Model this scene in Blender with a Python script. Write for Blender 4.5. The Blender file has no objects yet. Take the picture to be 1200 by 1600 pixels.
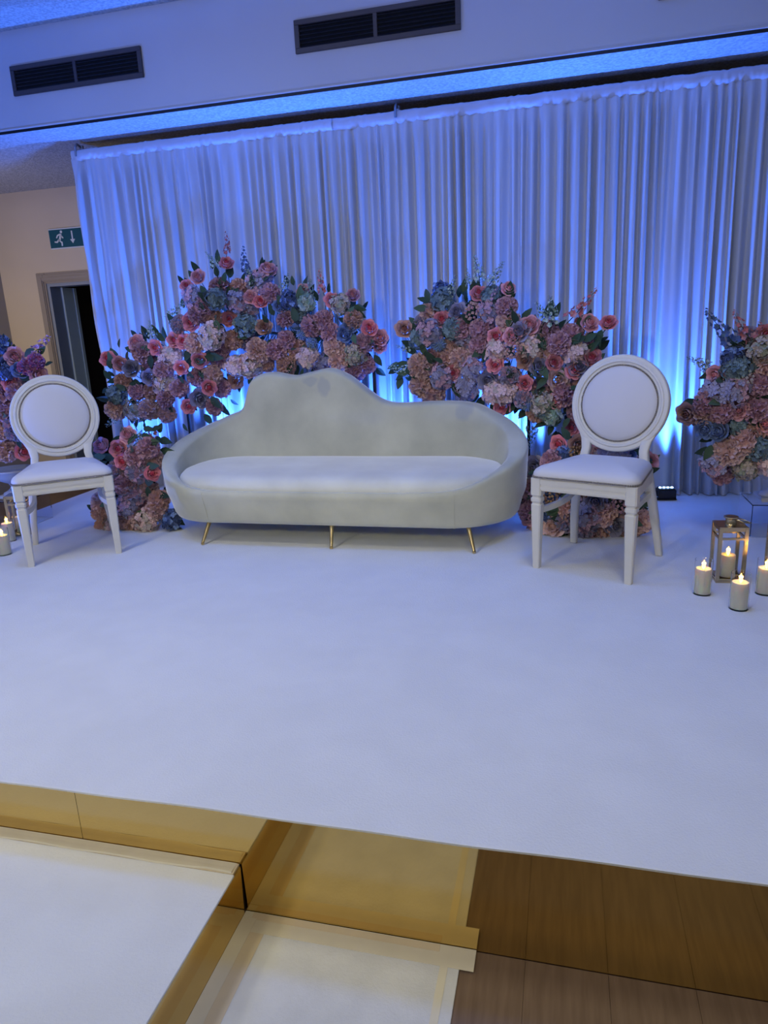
import bpy, bmesh, math, random
from mathutils import Vector, Matrix, Euler, noise

R = math.radians
random.seed(7)
scene = bpy.context.scene
col = scene.collection

# ------------------------------------------------------------------ camera
ST = 0.316                      # height of the stage top above the hall floor
CAMZ = 1.17 + ST
FPX = 1091.6
_p, _yw, _ro = R(14.932), R(14.653), R(-2.696)
fwd = Vector((-math.sin(_yw) * math.cos(_p), math.cos(_yw) * math.cos(_p), -math.sin(_p)))
rt0 = Vector((math.cos(_yw), math.sin(_yw), 0))
up0 = rt0.cross(fwd)
rt = rt0 * math.cos(_ro) + up0 * math.sin(_ro)
upv = up0 * math.cos(_ro) - rt0 * math.sin(_ro)
cam_d = bpy.data.cameras.new('camera')
cam = bpy.data.objects.new('camera', cam_d)
col.objects.link(cam)
cam_d.sensor_fit = 'VERTICAL'
cam_d.sensor_height = 36
cam_d.lens = 36 * FPX / 1600
cam_d.clip_start = 0.05
m3 = Matrix((rt, upv, -fwd)).transposed()
cam.matrix_world = Matrix.Translation((0, 0, CAMZ)) @ m3.to_4x4()
scene.camera = cam


def at(x, y, Y):
    """point of the place seen at photo position (x, y) at depth Y"""
    d = rt * ((x - 600) / FPX) - upv * ((y - 800) / FPX) + fwd
    return Vector((0, 0, CAMZ)) + d * (Y / d.y)


# ------------------------------------------------------------------ world, exposure, lights
scene.view_settings.view_transform = 'Standard'
scene.view_settings.look = 'None'
scene.view_settings.exposure = 0.10
scene.view_settings.gamma = 1.0
scene.view_settings.use_curve_mapping = False
world = bpy.data.worlds.new('hall_ambient')
scene.world = world
world.use_nodes = True
world.node_tree.nodes['Background'].inputs[0].default_value = (0.72, 0.80, 1.0, 1)
world.node_tree.nodes['Background'].inputs[1].default_value = 0.09


def area(name, loc, rot, size, power, color, size_y=None):
    l = bpy.data.lights.new(name, 'AREA')
    l.energy = power
    l.color = color
    l.size = size
    if size_y:
        l.shape = 'RECTANGLE'
        l.size_y = size_y
    o = bpy.data.objects.new(name, l)
    o.location = loc
    o.rotation_euler = rot
    col.objects.link(o)
    return o


def spot(name, loc, target, power, color, angle, blend=0.5, radius=0.05):
    l = bpy.data.lights.new(name, 'SPOT')
    l.energy = power
    l.color = color
    l.spot_size = R(angle)
    l.spot_blend = blend
    l.shadow_soft_size = radius
    o = bpy.data.objects.new(name, l)
    o.location = loc
    o.rotation_euler = (Vector(target) - Vector(loc)).to_track_quat('-Z', 'Y').to_euler()
    col.objects.link(o)
    return o


WARM = (1.0, 0.96, 0.71)
BLUE = (0.04, 0.17, 1.0)
# neutral ceiling panels of the hall and a blue stage wash hung at the left of the hall
for (lx, ly, lp) in ((-2.4, 1.9, 12), (0.4, 1.9, 8), (-2.4, -0.4, 14), (0.4, -0.4, 9)):
    area('ceiling_panel_light', (lx, ly, 3.40), (0, 0, 0), 0.6, lp, WARM).data.spread = R(150)
# neutral front-of-house lamps aimed at the sofa from the hall ceiling behind the camera
for (lx, lp) in ((-3.2, 12.5), (1.2, 5.8)):
    fp = Vector((lx, -3.0, 3.30))
    area('front_of_house_lamp', fp, (Vector((-1.2, 3.3, 0.75)) - fp).to_track_quat('-Z', 'Y').to_euler(), 0.45, lp, WARM).data.spread = R(66)
area('wall_fill_light', (-5.05, 4.3, 1.75), (R(80), 0, R(-6)), 0.3, 11, (1.0, 0.82, 0.50))  # added warm fill without a fixture, brightens the wall beside the doorway
area('blue_stage_wash', (-3.6, -0.6, 3.2), (Vector((-1.0, 3.2, 0.3)) - Vector((-3.6, -0.6, 3.2))).to_track_quat('-Z', 'Y').to_euler(), 0.5, 16, (0.06, 0.20, 1.0))
area('blue_stage_wash_right', (2.2, -0.6, 3.2), (Vector((-0.6, 3.2, 0.3)) - Vector((2.2, -0.6, 3.2))).to_track_quat('-Z', 'Y').to_euler(), 0.5, 6, (0.06, 0.20, 1.0))
for lx in (-2.3, 0.3):
    area('blue_floor_fill', (lx, 2.9, 3.42), (R(-6), 0, 0), 0.4, 19, (0.06, 0.24, 1.0))  # added unseen fill: blue from above onto floor and seat tops
spot('hall_uplight', (-4.5, 1.9, 0.2), (-3.2, 3.2, 3.4), 380, BLUE, 130, 0.8, 0.06)
spot('hall_uplight_right', (3.3, 2.4, 0.2), (2.4, 3.2, 3.4), 200, BLUE, 130, 0.8, 0.06)

# ------------------------------------------------------------------ materials
MATS = {}


def mat(name, color, rough=0.6, metal=0.0, var=0.0, vscale=8.0, bump=0.0, bscale=60.0, color2=None,
        emit=None, estr=0.0, trans=0.0, ior=1.45, sheen=0.0, coat=0.0, stretch=None, detail=4.0, alpha=1.0):
    if name in MATS:
        return MATS[name]
    m = bpy.data.materials.new(name)
    m.use_nodes = True
    nt = m.node_tree
    b = nt.nodes['Principled BSDF']
    b.inputs['Base Color'].default_value = (*color, 1)
    b.inputs['Roughness'].default_value = rough
    b.inputs['Metallic'].default_value = metal
    b.inputs['IOR'].default_value = ior
    b.inputs['Transmission Weight'].default_value = trans
    b.inputs['Sheen Weight'].default_value = sheen
    b.inputs['Coat Weight'].default_value = coat
    b.inputs['Alpha'].default_value = alpha
    if emit:
        b.inputs['Emission Color'].default_value = (*emit, 1)
        b.inputs['Emission Strength'].default_value = estr
    tc = nt.nodes.new('ShaderNodeTexCoord')
    src = tc.outputs['Object']
    if stretch:
        mp = nt.nodes.new('ShaderNodeMapping')
        mp.inputs['Scale'].default_value = stretch
        nt.links.new(src, mp.inputs['Vector'])
        src = mp.outputs['Vector']
    if var > 0 or color2:
        n = nt.nodes.new('ShaderNodeTexNoise')
        n.inputs['Scale'].default_value = vscale
        n.inputs['Detail'].default_value = detail
        nt.links.new(src, n.inputs['Vector'])
        r = nt.nodes.new('ShaderNodeValToRGB')
        c2 = color2 or tuple(max(0, c * (1 - var)) for c in color)
        r.color_ramp.elements[0].position = 0.35
        r.color_ramp.elements[1].position = 0.65
        r.color_ramp.elements[0].color = (*c2, 1)
        r.color_ramp.elements[1].color = (*color, 1)
        nt.links.new(n.outputs['Fac'], r.inputs['Fac'])
        nt.links.new(r.outputs['Color'], b.inputs['Base Color'])
    if bump > 0:
        n2 = nt.nodes.new('ShaderNodeTexNoise')
        n2.inputs['Scale'].default_value = bscale
        n2.inputs['Detail'].default_value = 5
        nt.links.new(src, n2.inputs['Vector'])
        bp = nt.nodes.new('ShaderNodeBump')
        bp.inputs['Strength'].default_value = bump
        bp.inputs['Distance'].default_value = 0.01
        nt.links.new(n2.outputs['Fac'], bp.inputs['Height'])
        nt.links.new(bp.outputs['Normal'], b.inputs['Normal'])
    MATS[name] = m
    return m


def flower_mat(name, color, rnd=0.10):
    """petal colour with a small shift from bloom to bloom and paler petal patches"""
    m = mat(name, color, rough=0.75, var=0.22, vscale=22, sheen=0.2)
    nt = m.node_tree
    b = nt.nodes['Principled BSDF']
    link = b.inputs['Base Color'].links[0]
    srcs = link.from_socket
    oi = nt.nodes.new('ShaderNodeObjectInfo')
    mr = nt.nodes.new('ShaderNodeMapRange')
    mr.inputs['To Min'].default_value = 1 - 1.6 * rnd
    mr.inputs['To Max'].default_value = 1 + 1.2 * rnd
    nt.links.new(oi.outputs['Random'], mr.inputs['Value'])
    h = nt.nodes.new('ShaderNodeHueSaturation')
    nt.links.new(mr.outputs['Result'], h.inputs['Value'])
    nt.links.new(srcs, h.inputs['Color'])
    nt.links.new(h.outputs['Color'], b.inputs['Base Color'])
    return m


M_carpet = mat('white_felt_carpet', (0.74, 0.74, 0.74), rough=0.95, var=0.05, vscale=5, bump=0.25, bscale=170)
M_stepcarpet = mat('worn_white_felt', (0.72, 0.72, 0.71), rough=0.95, color2=(0.665, 0.66, 0.645), vscale=4.0, bump=0.2, bscale=140)
M_floorcarpet = mat('greyed_white_felt', (0.66, 0.655, 0.63), rough=0.95, var=0.10, vscale=10, bump=0.2, bscale=140)
M_tape = mat('cream_cloth_tape', (0.66, 0.55, 0.37), rough=0.55, var=0.06, vscale=14)
M_tape2 = mat('pale_tape', (0.68, 0.62, 0.47), rough=0.55, var=0.06, vscale=14)
M_gold_mirror = mat('gold_mirror_acrylic', (0.69, 0.495, 0.185), rough=0.045, metal=1.0, bump=0.012, bscale=6)
M_black = mat('matt_black', (0.012, 0.012, 0.013), rough=0.5)
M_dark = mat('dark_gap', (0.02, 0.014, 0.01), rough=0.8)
M_wood = mat('brown_wood_vinyl', (0.180, 0.116, 0.076), rough=0.5, color2=(0.138, 0.086, 0.056), vscale=7, stretch=(9, 0.8, 9), bump=0.05, bscale=30)
M_wood_far = mat('brown_floor', (0.16, 0.10, 0.06), rough=0.5, color2=(0.11, 0.065, 0.04), vscale=3)
M_ceiling = mat('textured_plaster', (0.52, 0.52, 0.52), rough=0.95, color2=(0.34, 0.34, 0.34), vscale=60, bump=0.9, bscale=70, detail=2)
M_beam = mat('bulkhead_paint', (0.60, 0.58, 0.58), rough=0.7, var=0.05, vscale=1.5)
M_wall = mat('beige_wall_paint', (0.62, 0.51, 0.36), rough=0.8, var=0.06, vscale=2)
M_wallgrey = mat('grey_wall_paint', (0.34, 0.32, 0.31), rough=0.8, var=0.05, vscale=2)
M_arch = mat('taupe_gloss_woodwork', (0.30, 0.25, 0.20), rough=0.4, var=0.05)
M_jamb = mat('blue_grey_woodwork', (0.24, 0.27, 0.31), rough=0.45, var=0.05)
M_leaf_door = mat('pale_door_edge', (0.52, 0.62, 0.62), rough=0.4, var=0.05)
M_vent = mat('vent_grey_metal', (0.085, 0.072, 0.072), rough=0.45, metal=0.2, var=0.05)
M_ventdark = mat('vent_dark_slat', (0.012, 0.010, 0.010), rough=0.5)
M_ventback = mat('vent_shade_black', (0.004, 0.004, 0.004), rough=0.9)  # near-black colour stands in for the shade inside the vents
M_curtain = mat('white_voile', (0.52, 0.52, 0.55), rough=0.85, sheen=0.15, bump=0.04, bscale=220)
M_rail = mat('pole_grey_metal', (0.30, 0.31, 0.33), rough=0.4, metal=0.8)
M_sofa = None
M_goldleg = mat('brushed_gold_metal', (0.72, 0.53, 0.22), rough=0.28, metal=1.0)
M_chair = mat('white_lacquered_wood', (0.70, 0.67, 0.61), rough=0.42, var=0.05, vscale=9)
M_pad = mat('white_vinyl_pad', (0.66, 0.64, 0.65), rough=0.5, var=0.04, vscale=4)
M_nail = mat('pewter_nailheads', (0.42, 0.37, 0.31), rough=0.33, metal=0.9)
M_glass = mat('clear_glass', (1, 1, 1), rough=0.02, trans=1.0, ior=1.15)
M_acrylic = mat('clear_acrylic', (0.94, 0.96, 1.0), rough=0.03, trans=1.0, ior=1.12)
M_wax = mat('cream_wax', (0.80, 0.74, 0.56), rough=0.55, var=0.04)
M_wax.node_tree.nodes['Principled BSDF'].inputs['Subsurface Weight'].default_value = 0.6
M_wax.node_tree.nodes['Principled BSDF'].inputs['Subsurface Radius'].default_value = (1.0, 0.5, 0.18)
M_wax.node_tree.nodes['Principled BSDF'].inputs['Subsurface Scale'].default_value = 0.03
M_flame = mat('led_flame', (1, 0.6, 0.12), emit=(1.0, 0.52, 0.08), estr=9)
M_brass = mat('lantern_brass', (0.55, 0.44, 0.27), rough=0.25, metal=1.0)
M_urn = mat('grey_white_urn', (0.48, 0.47, 0.48), rough=0.55, var=0.12, vscale=7)
M_sign_green = mat('exit_sign_green', (0.008, 0.085, 0.115), rough=0.35, var=0.04)
M_sign_white = mat('exit_sign_white', (0.62, 0.66, 0.66), rough=0.4)
M_lens = mat('led_lens', (0.3, 0.55, 1.0), emit=(0.25, 0.5, 1.0), estr=14)
M_stem = mat('stem_green', (0.030, 0.060, 0.028), rough=0.6)
M_leaf = flower_mat('leaf_dark_green', (0.026, 0.062, 0.030), 0.25)
M_leaf2 = flower_mat('leaf_mid_green', (0.060, 0.110, 0.055), 0.2)

# velvet with paler brushed clouds and two damp grey marks on the back
def make_sofa_mat():
    m = mat('pale_grey_velvet', (0.61, 0.59, 0.445), rough=0.8, color2=(0.46, 0.45, 0.34), vscale=3.2, sheen=0.9, bump=0.08, bscale=120, detail=9)
    m.node_tree.nodes['Principled BSDF'].inputs['Sheen Roughness'].default_value = 0.35
    nt = m.node_tree
    b = nt.nodes['Principled BSDF']
    src = b.inputs['Base Color'].links[0].from_socket
    tc = nt.nodes.new('ShaderNodeTexCoord')
    nz = nt.nodes.new('ShaderNodeTexNoise')
    nz.inputs['Scale'].default_value = 9
    nt.links.new(tc.outputs['Object'], nz.inputs['Vector'])
    for (cx, cz, rx, rz) in ((-0.185, 0.82, 0.036, 0.075), (0.70, 0.645, 0.055, 0.062), (-0.27, 0.865, 0.05, 0.03)):
        sep = nt.nodes.new('ShaderNodeSeparateXYZ')
        add = nt.nodes.new('ShaderNodeVectorMath')
        add.operation = 'MULTIPLY_ADD'
        nt.links.new(nz.outputs['Color'], add.inputs[0])
        add.inputs[1].default_value = (0.09, 0, 0.09)
        nt.links.new(tc.outputs['Object'], add.inputs[2])
        nt.links.new(add.outputs[0], sep.inputs[0])
        def mth(op, a, bb):
            n = nt.nodes.new('ShaderNodeMath')
            n.operation = op
            for i, v in enumerate((a, bb)):
                if isinstance(v, (int, float)):
                    n.inputs[i].default_value = v
                else:
                    nt.links.new(v, n.inputs[i])
            return n.outputs[0]
        dx = mth('DIVIDE', mth('SUBTRACT', sep.outputs['X'], cx + 0.045), rx)
        dz = mth('DIVIDE', mth('SUBTRACT', sep.outputs['Z'], cz + 0.045), rz)
        d2 = mth('ADD', mth('MULTIPLY', dx, dx), mth('MULTIPLY', dz, dz))
        mr = nt.nodes.new('ShaderNodeMapRange')
        mr.inputs['From Min'].default_value = 0.5
        mr.inputs['From Max'].default_value = 1.3
        mr.inputs['To Min'].default_value = 0.55
        mr.inputs['To Max'].default_value = 0.0
        nt.links.new(d2, mr.inputs['Value'])
        mx = nt.nodes.new('ShaderNodeMix')
        mx.data_type = 'RGBA'
        mx.inputs['B'].default_value = (0.36, 0.37, 0.37, 1)
        nt.links.new(mr.outputs['Result'], mx.inputs['Factor'])
        nt.links.new(src, mx.inputs['A'])
        src = mx.outputs['Result']
    nt.links.new(src, b.inputs['Base Color'])
    return m


M_sofa = make_sofa_mat()
M_cush = mat('lit_cushion_velvet', (0.76, 0.74, 0.62), rough=0.8, color2=(0.62, 0.60, 0.50), vscale=3.6, sheen=0.9, bump=0.06, bscale=120, detail=8)  # sofa velvet made lighter: overhead light on the seat is in the colour

# ------------------------------------------------------------------ mesh helpers


class MB:
    def __init__(self):
        self.v, self.f, self.mi = [], [], []

    def add(self, verts, faces, mi=0):
        n = len(self.v)
        self.v += [tuple(p) for p in verts]
        self.f += [tuple(i + n for i in f) for f in faces]
        self.mi += [mi] * len(faces)
        return self

    def box(self, x0, x1, y0, y1, z0, z1, bev=0.0, mi=0, rot=None):
        bm = bmesh.new()
        bmesh.ops.create_cube(bm, size=1)
        for v in bm.verts:
            v.co = Vector(((x0 + x1) / 2 + v.co.x * (x1 - x0), (y0 + y1) / 2 + v.co.y * (y1 - y0), (z0 + z1) / 2 + v.co.z * (z1 - z0)))
        if bev:
            bmesh.ops.bevel(bm, geom=bm.edges[:], offset=bev, segments=2, affect='EDGES')
        if rot is not None:
            for v in bm.verts:
                v.co = rot @ v.co
        bm.verts.index_update()
        self.add([v.co[:] for v in bm.verts], [[v.index for v in f.verts] for f in bm.faces], mi)
        bm.free()
        return self

    def loft(self, rings, closed=True, cap0=True, cap1=True, mi=0):
        n = len(rings[0])
        vs = [p for r in rings for p in r]
        fs = []
        for k in range(len(rings) - 1):
            for i in range(n if closed else n - 1):
                j = (i + 1) % n
                fs.append((k * n + i, k * n + j, (k + 1) * n + j, (k + 1) * n + i))
        if cap0:
            fs.append(tuple(reversed(range(n))))
        if cap1:
            fs.append(tuple(range((len(rings) - 1) * n, len(rings) * n)))
        return self.add(vs, fs, mi)

    def tube(self, pts, rad, seg=8, mi=0):
        pts = [Vector(p) for p in pts]
        rads = rad if isinstance(rad, (list, tuple)) else [rad] * len(pts)
        rings = []
        for i, p in enumerate(pts):
            d = (pts[min(i + 1, len(pts) - 1)] - pts[max(i - 1, 0)]).normalized()
            a = d.cross(Vector((0, 0, 1)))
            if a.length < 0.05:
                a = d.cross(Vector((1, 0, 0)))
            a.normalize()
            b = d.cross(a)
            rings.append([p + (a * math.cos(2 * math.pi * k / seg) + b * math.sin(2 * math.pi * k / seg)) * rads[i] for k in range(seg)])
        return self.loft(rings, mi=mi)

    def lathe(self, prof, seg=24, center=(0, 0, 0), mi=0, cap0=True, cap1=True):
        cx, cy, cz = center
        rings = [[(cx + r * math.cos(2 * math.pi * k / seg), cy + r * math.sin(2 * math.pi * k / seg), cz + z) for k in range(seg)] for r, z in prof]
        return self.loft(rings, mi=mi, cap0=cap0, cap1=cap1)

    def mesh(self, name, mats, smooth=False, angle=None):
        me = bpy.data.meshes.new(name)
        me.from_pydata(self.v, [], self.f)
        for m in (mats if isinstance(mats, (list, tuple)) else [mats]):
            me.materials.append(m)
        me.polygons.foreach_set('material_index', self.mi)
        bm = bmesh.new()
        bm.from_mesh(me)
        bmesh.ops.recalc_face_normals(bm, faces=bm.faces[:])
        bm.to_mesh(me)
        bm.free()
        if smooth:
            me.polygons.foreach_set('use_smooth', [True] * len(me.polygons))
            if angle:
                me.set_sharp_from_angle(angle=R(angle))
        me.update()
        return me

    def build(self, name, mats, parent=None, smooth=False, angle=None):
        return link(name, self.mesh(name, mats, smooth, angle), parent)


def link(name, me, parent=None, loc=None, rot=None, scale=None):
    o = bpy.data.objects.new(name, me)
    col.objects.link(o)
    if parent:
        o.parent = parent
    if loc is not None:
        o.location = loc
    if rot is not None:
        o.rotation_euler = rot
    if scale is not None:
        o.scale = (scale,) * 3
    return o


def tag(o, label=None, cat=None, group=None, kind=None):
    if label:
        o['label'] = label
    if cat:
        o['category'] = cat
    if group:
        o['group'] = group
    if kind:
        o['kind'] = kind
    return o


def empty(name, loc, rz=0.0):
    o = bpy.data.objects.new(name, None)
    col.objects.link(o)
    o.empty_display_size = 0.1
    o.location = loc
    o.rotation_euler = (0, 0, rz)
    return o


def interp(pts, x):
    if x <= pts[0][0]:
        return pts[0][1]
    for (a, va), (b, vb) in zip(pts, pts[1:]):
        if x <= b:
            t = (x - a) / (b - a)
            return va + (vb - va) * t
    return pts[-1][1]


def smooth_interp(pts, x):
    """Catmull-Rom through control points"""
    n = len(pts)
    if x <= pts[0][0]:
        return pts[0][1]
    if x >= pts[-1][0]:
        return pts[-1][1]
    for i in range(n - 1):
        if x <= pts[i + 1][0]:
            break
    x0, y0 = pts[max(i - 1, 0)]
    x1, y1 = pts[i]
    x2, y2 = pts[i + 1]
    x3, y3 = pts[min(i + 2, n - 1)]
    h = x2 - x1
    m1 = (y2 - y0) / (x2 - x0) * h if x2 != x0 else 0
    m2 = (y3 - y1) / (x3 - x1) * h if x3 != x1 else 0
    t = (x - x1) / h
    return (2 * t**3 - 3 * t**2 + 1) * y1 + (t**3 - 2 * t**2 + t) * m1 + (-2 * t**3 + 3 * t**2) * y2 + (t**3 - t**2) * m2


# ------------------------------------------------------------------ the setting
YC, YB, YW = 4.88, 4.532, 6.19          # curtain, bulkhead face, back wall
ZC, ZH = 2.559 + ST, 3.156 + ST         # low ceiling over the stage, hall ceiling
XL = -5.44

fl = tag(MB().box(-6.6, 5.0, -3.2, 7.6, -0.08, -0.004).build('floor', M_wood_far), kind='structure')
pw = 0.19
plank = {}
for i in range(24):
    x0 = -2.15 + i * pw
    off = random.uniform(-0.9, -0.1)
    y = -1.2 + off
    while y < 1.33:
        y1 = min(y + 1.22, 1.3688)
        ya = max(y, -1.2)
        if y1 - ya > 0.05:
            mb = MB().box(x0 + 0.0003, x0 + pw - 0.0003, ya + 0.0003, y1 - 0.0003, -0.004, 0.0, 0.0003)
            mb.build('plank', M_wood, fl)
        y = y + 1.22

tag(MB().box(-6.6, 5.0, YB + 0.013, 7.6, ZC, ZC + 0.1).build('ceiling', M_ceiling), kind='structure')
tag(MB().box(-6.6, 5.0, -3.2, YB - 0.001, ZH, ZH + 0.1).build('ceiling_hall', M_ceiling), kind='structure')
tag(MB().box(-6.6, 5.0, YB, YB + 0.012, ZC + 0.002, ZH + 0.1).build('wall_bulkhead', M_beam), kind='structure')
tag(MB().box(-6.6, 5.0, YB - 0.010, YB - 0.0005, ZC + 0.012, ZC + 0.024, 0.002).build('trim_1', M_beam), kind='structure')
tag(MB().box(-6.6, 5.0, YB - 0.004, YB - 0.0005, ZC - 0.006, ZC + 0.011).build('trim_shadow_gap', M_black), kind='structure')  # black strip stands in for the shadow gap below the trim
DX0, DX1, DZ = -4.925, -4.10, 1.80 + ST - 0.085
w = MB().box(XL, DX0, YW, YW + 0.15, 0, ZC).box(DX1, 5.0, YW, YW + 0.15, 0, ZC).box(DX0, DX1, YW, YW + 0.15, DZ, ZC)
tag(w.build('wall_back', M_wall), kind='structure')
tag(MB().box(XL - 0.12, XL, 1.5, YW + 0.15, 0, ZC).build('wall_left', M_wallgrey), kind='structure')

dr = tag(empty('door_1', ((DX0 + DX1) / 2, YW, 0)), kind='structure')
ox = (DX0 + DX1) / 2
arch = MB()
for (inset, wd, th) in ((0.0, 0.10, 0.014), (0.018, 0.066, 0.026), (0.044, 0.030, 0.036)):
    a0, a1 = DX0 - 0.10 + inset, DX0 - 0.10 + inset + wd
    b0, b1 = DX1 + 0.10 - inset - wd, DX1 + 0.10 - inset
    t0 = DZ + 0.10 - inset
    arch.box(a0 - ox, a1 - ox, -th, -0.0005, 0, t0, 0.003)
    arch.box(b0 - ox, b1 - ox, -th, -0.0005, 0, t0, 0.003)
    arch.box(a1 - ox + 0.0005, b0 - ox - 0.0005, -th, -0.0005, t0 - wd, t0, 0.003)
arch.build('architrave', M_arch, dr)
MB().box(DX0 - ox, DX0 - ox + 0.03, 0, 0.15, 0, DZ - 0.03).box(DX1 - ox - 0.03, DX1 - ox, 0, 0.15, 0, DZ - 0.03).box(DX0 - ox, DX1 - ox, 0, 0.15, DZ - 0.03, DZ).build('jamb', M_jamb, dr)
MB().box(DX0 - ox + 0.006, DX0 - ox + 0.05, 0.152, 0.35, 0.0, DZ - 0.032, 0.003).box(DX0 - ox + 0.05, DX0 - ox + 0.062, 0.31, 0.35, 0.0, DZ - 0.032, 0.002).build('inner_jamb', M_leaf_door, dr)
tag(MB().box(-5.6, -3.6, YW + 1.6, YW + 1.7, 0, ZC).box(-5.6, -5.2, YW + 0.155, YW + 1.6, 0, ZC).build('wall_corridor', M_dark), kind='structure')  # walls coloured near-black to stand in for the unlit corridor
tag(MB().box(XL + 0.001, DX0 - 0.102, YW - 0.016, YW - 0.0005, 0, 0.12, 0.003).build('baseboard_back', M_arch), kind='structure')

# ------------------------------------------------------------------ stage
YF = 1.370
XSL, XSR = -3.66, 3.4
SX1 = -0.787                       # right side of the step
stage = tag(empty('stage', (0, YF, 0)), 'low white-carpeted stage with gold mirrored front', 'stage')
MB().box(XSL + 0.01, XSR, 0.006, 3.9, 0.0, ST - 0.008).build('platform', M_dark, stage)
YS = 3.40 - YF
# two carpet widths, the front one laid over the edge of the rear one
MB().box(XSL, XSR, YS - 0.05, 3.92, ST - 0.008, ST - 0.003, 0.001).build('carpet_strip', M_carpet, stage)
fc = MB()
nx = 120
for (dz, dy) in ((0.0, 0.0),):
    ring_t, ring_b = [], []
    for i in range(nx + 1):
        x = XSL + (XSR - XSL) * i / nx
        wv = 0.0022 * math.sin(x * 5.1) + 0.0016 * math.sin(x * 13.3 + 1)
        ring_t.append((x, wv))
    vs, fs = [], []
    for (x, wv) in ring_t:
        vs += [(x, -0.008 + wv, ST - 0.0078), (x, -0.010 + wv, ST - 0.001), (x, -0.006 + wv, ST), (x, YS, ST), (x, YS, ST - 0.0055)]
    for i in range(nx):
        for k in range(4):
            a = i * 5 + k
            fs.append((a, a + 1, a + 6, a + 5))
    fc.add(vs, fs)
fc.build('carpet_strip', M_carpet, stage)
# gold mirror sheets along the front
PZ1 = ST - 0.009
SH_ = 0.153
MB().box(XSL, -1.2625, 0.0, 0.005, SH_ - 0.003, PZ1).build('mirror_panel', M_gold_mirror, stage)
MB().add([(x, y, z) for y in (0.0, 0.005) for x, z in ((-1.2610, SH_ - 0.003), (SX1 - 0.001, SH_ - 0.003), (SX1 - 0.001, 0.0008), (1.55, 0.0008), (1.55, PZ1), (-1.2610, PZ1))],
         [(0, 1, 2, 3, 4, 5), (11, 10, 9, 8, 7, 6)] + [(i, (i + 1) % 6, 6 + (i + 1) % 6, 6 + i) for i in range(6)]).build('mirror_panel', M_gold_mirror, stage)
MB().box(1.5515, XSR, 0.0, 0.005, 0.001, PZ1).build('mirror_panel', M_gold_mirror, stage)
step = tag(empty('stage_step', (SX1, YF, 0)), 'white-carpeted step with gold mirrored side in front of stage', 'step')
SH = 0.153
MB().box(-2.2, -0.006, -0.95, -0.004, 0, SH - 0.006).build('body', M_dark, step)
MB().box(-2.2, 0.0006, -0.952, -0.040, SH - 0.006, SH, 0.001).build('carpet_top', M_stepcarpet, step)
tp = MB()
vs, fs = [], []
for i in range(61):
    x = -2.2 + 2.19 * i / 60
    wv = 0.0018 * math.sin(i * 0.9) + (0.004 if i > 57 else 0)
    vs += [(x, -0.0405 + wv, SH + 0.0004), (x, -0.036 + wv, SH + 0.0020), (x, -0.018, SH + 0.0008), (x, -0.0018, SH + 0.0006)]
for i in range(60):
    for k in range(3):
        a = i * 4 + k
        fs.append((a, a + 1, a + 5, a + 4))
tp.add(vs, fs)
tp.build('tape_strip', M_tape2, step)
MB().box(-2.2, -0.004, -0.0395, -0.0018, SH - 0.006, SH, 0.0004).build('carpet_edge', M_tape, step)
# side mirror: its rear end stands a little away from the stage front
MB().add([(-0.0055, -0.95, 0.001), (-0.0055, -0.011, 0.001), (-0.0055, -0.004, SH - 0.0062), (-0.0055, -0.95, SH - 0.0062),
          (0, -0.95, 0.001), (0, -0.011, 0.001), (0, -0.004, SH - 0.0062), (0, -0.95, SH - 0.0062)],
         [(0, 1, 2, 3), (4, 7, 6, 5), (0, 4, 5, 1), (1, 5, 6, 2), (2, 6, 7, 3), (3, 7, 4, 0)]).build('mirror_panel', M_gold_mirror, step)
MB().box(-2.2, -0.001, -0.957, -0.952, 0.001, SH - 0.001).build('mirror_panel', M_gold_mirror, step)

fcp = tag(empty('floor_carpet', (-0.5, 0.9, 0)), 'pale carpet runner taped to wooden floor beside step', 'carpet')
MB().box(-0.2865, 0.289, -0.9, 0.462, 0.0003, 0.004, 0.001).build('runner', M_floorcarpet, fcp)
MB().box(-0.2865, 0.323, 0.408, 0.4684, 0.0041, 0.0050).build('tape_strip', M_tape2, fcp)
MB().box(-0.262, 0.235, 0.446, 0.466, 0.0051, 0.0056).build('tape_strip', M_tape, fcp)
MB().box(-0.2865, -0.248, -0.9, 0.449, 0.0052, 0.0058).build('tape_strip', M_tape2, fcp)
MB().box(-0.252, -0.210, -0.9, 0.409, 0.0041, 0.0048).build('tape_strip', M_tape, fcp)
MB().box(0.243, 0.262, -0.9, 0.409, 0.0041, 0.0048).build('tape_strip', M_tape2, fcp)

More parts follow.
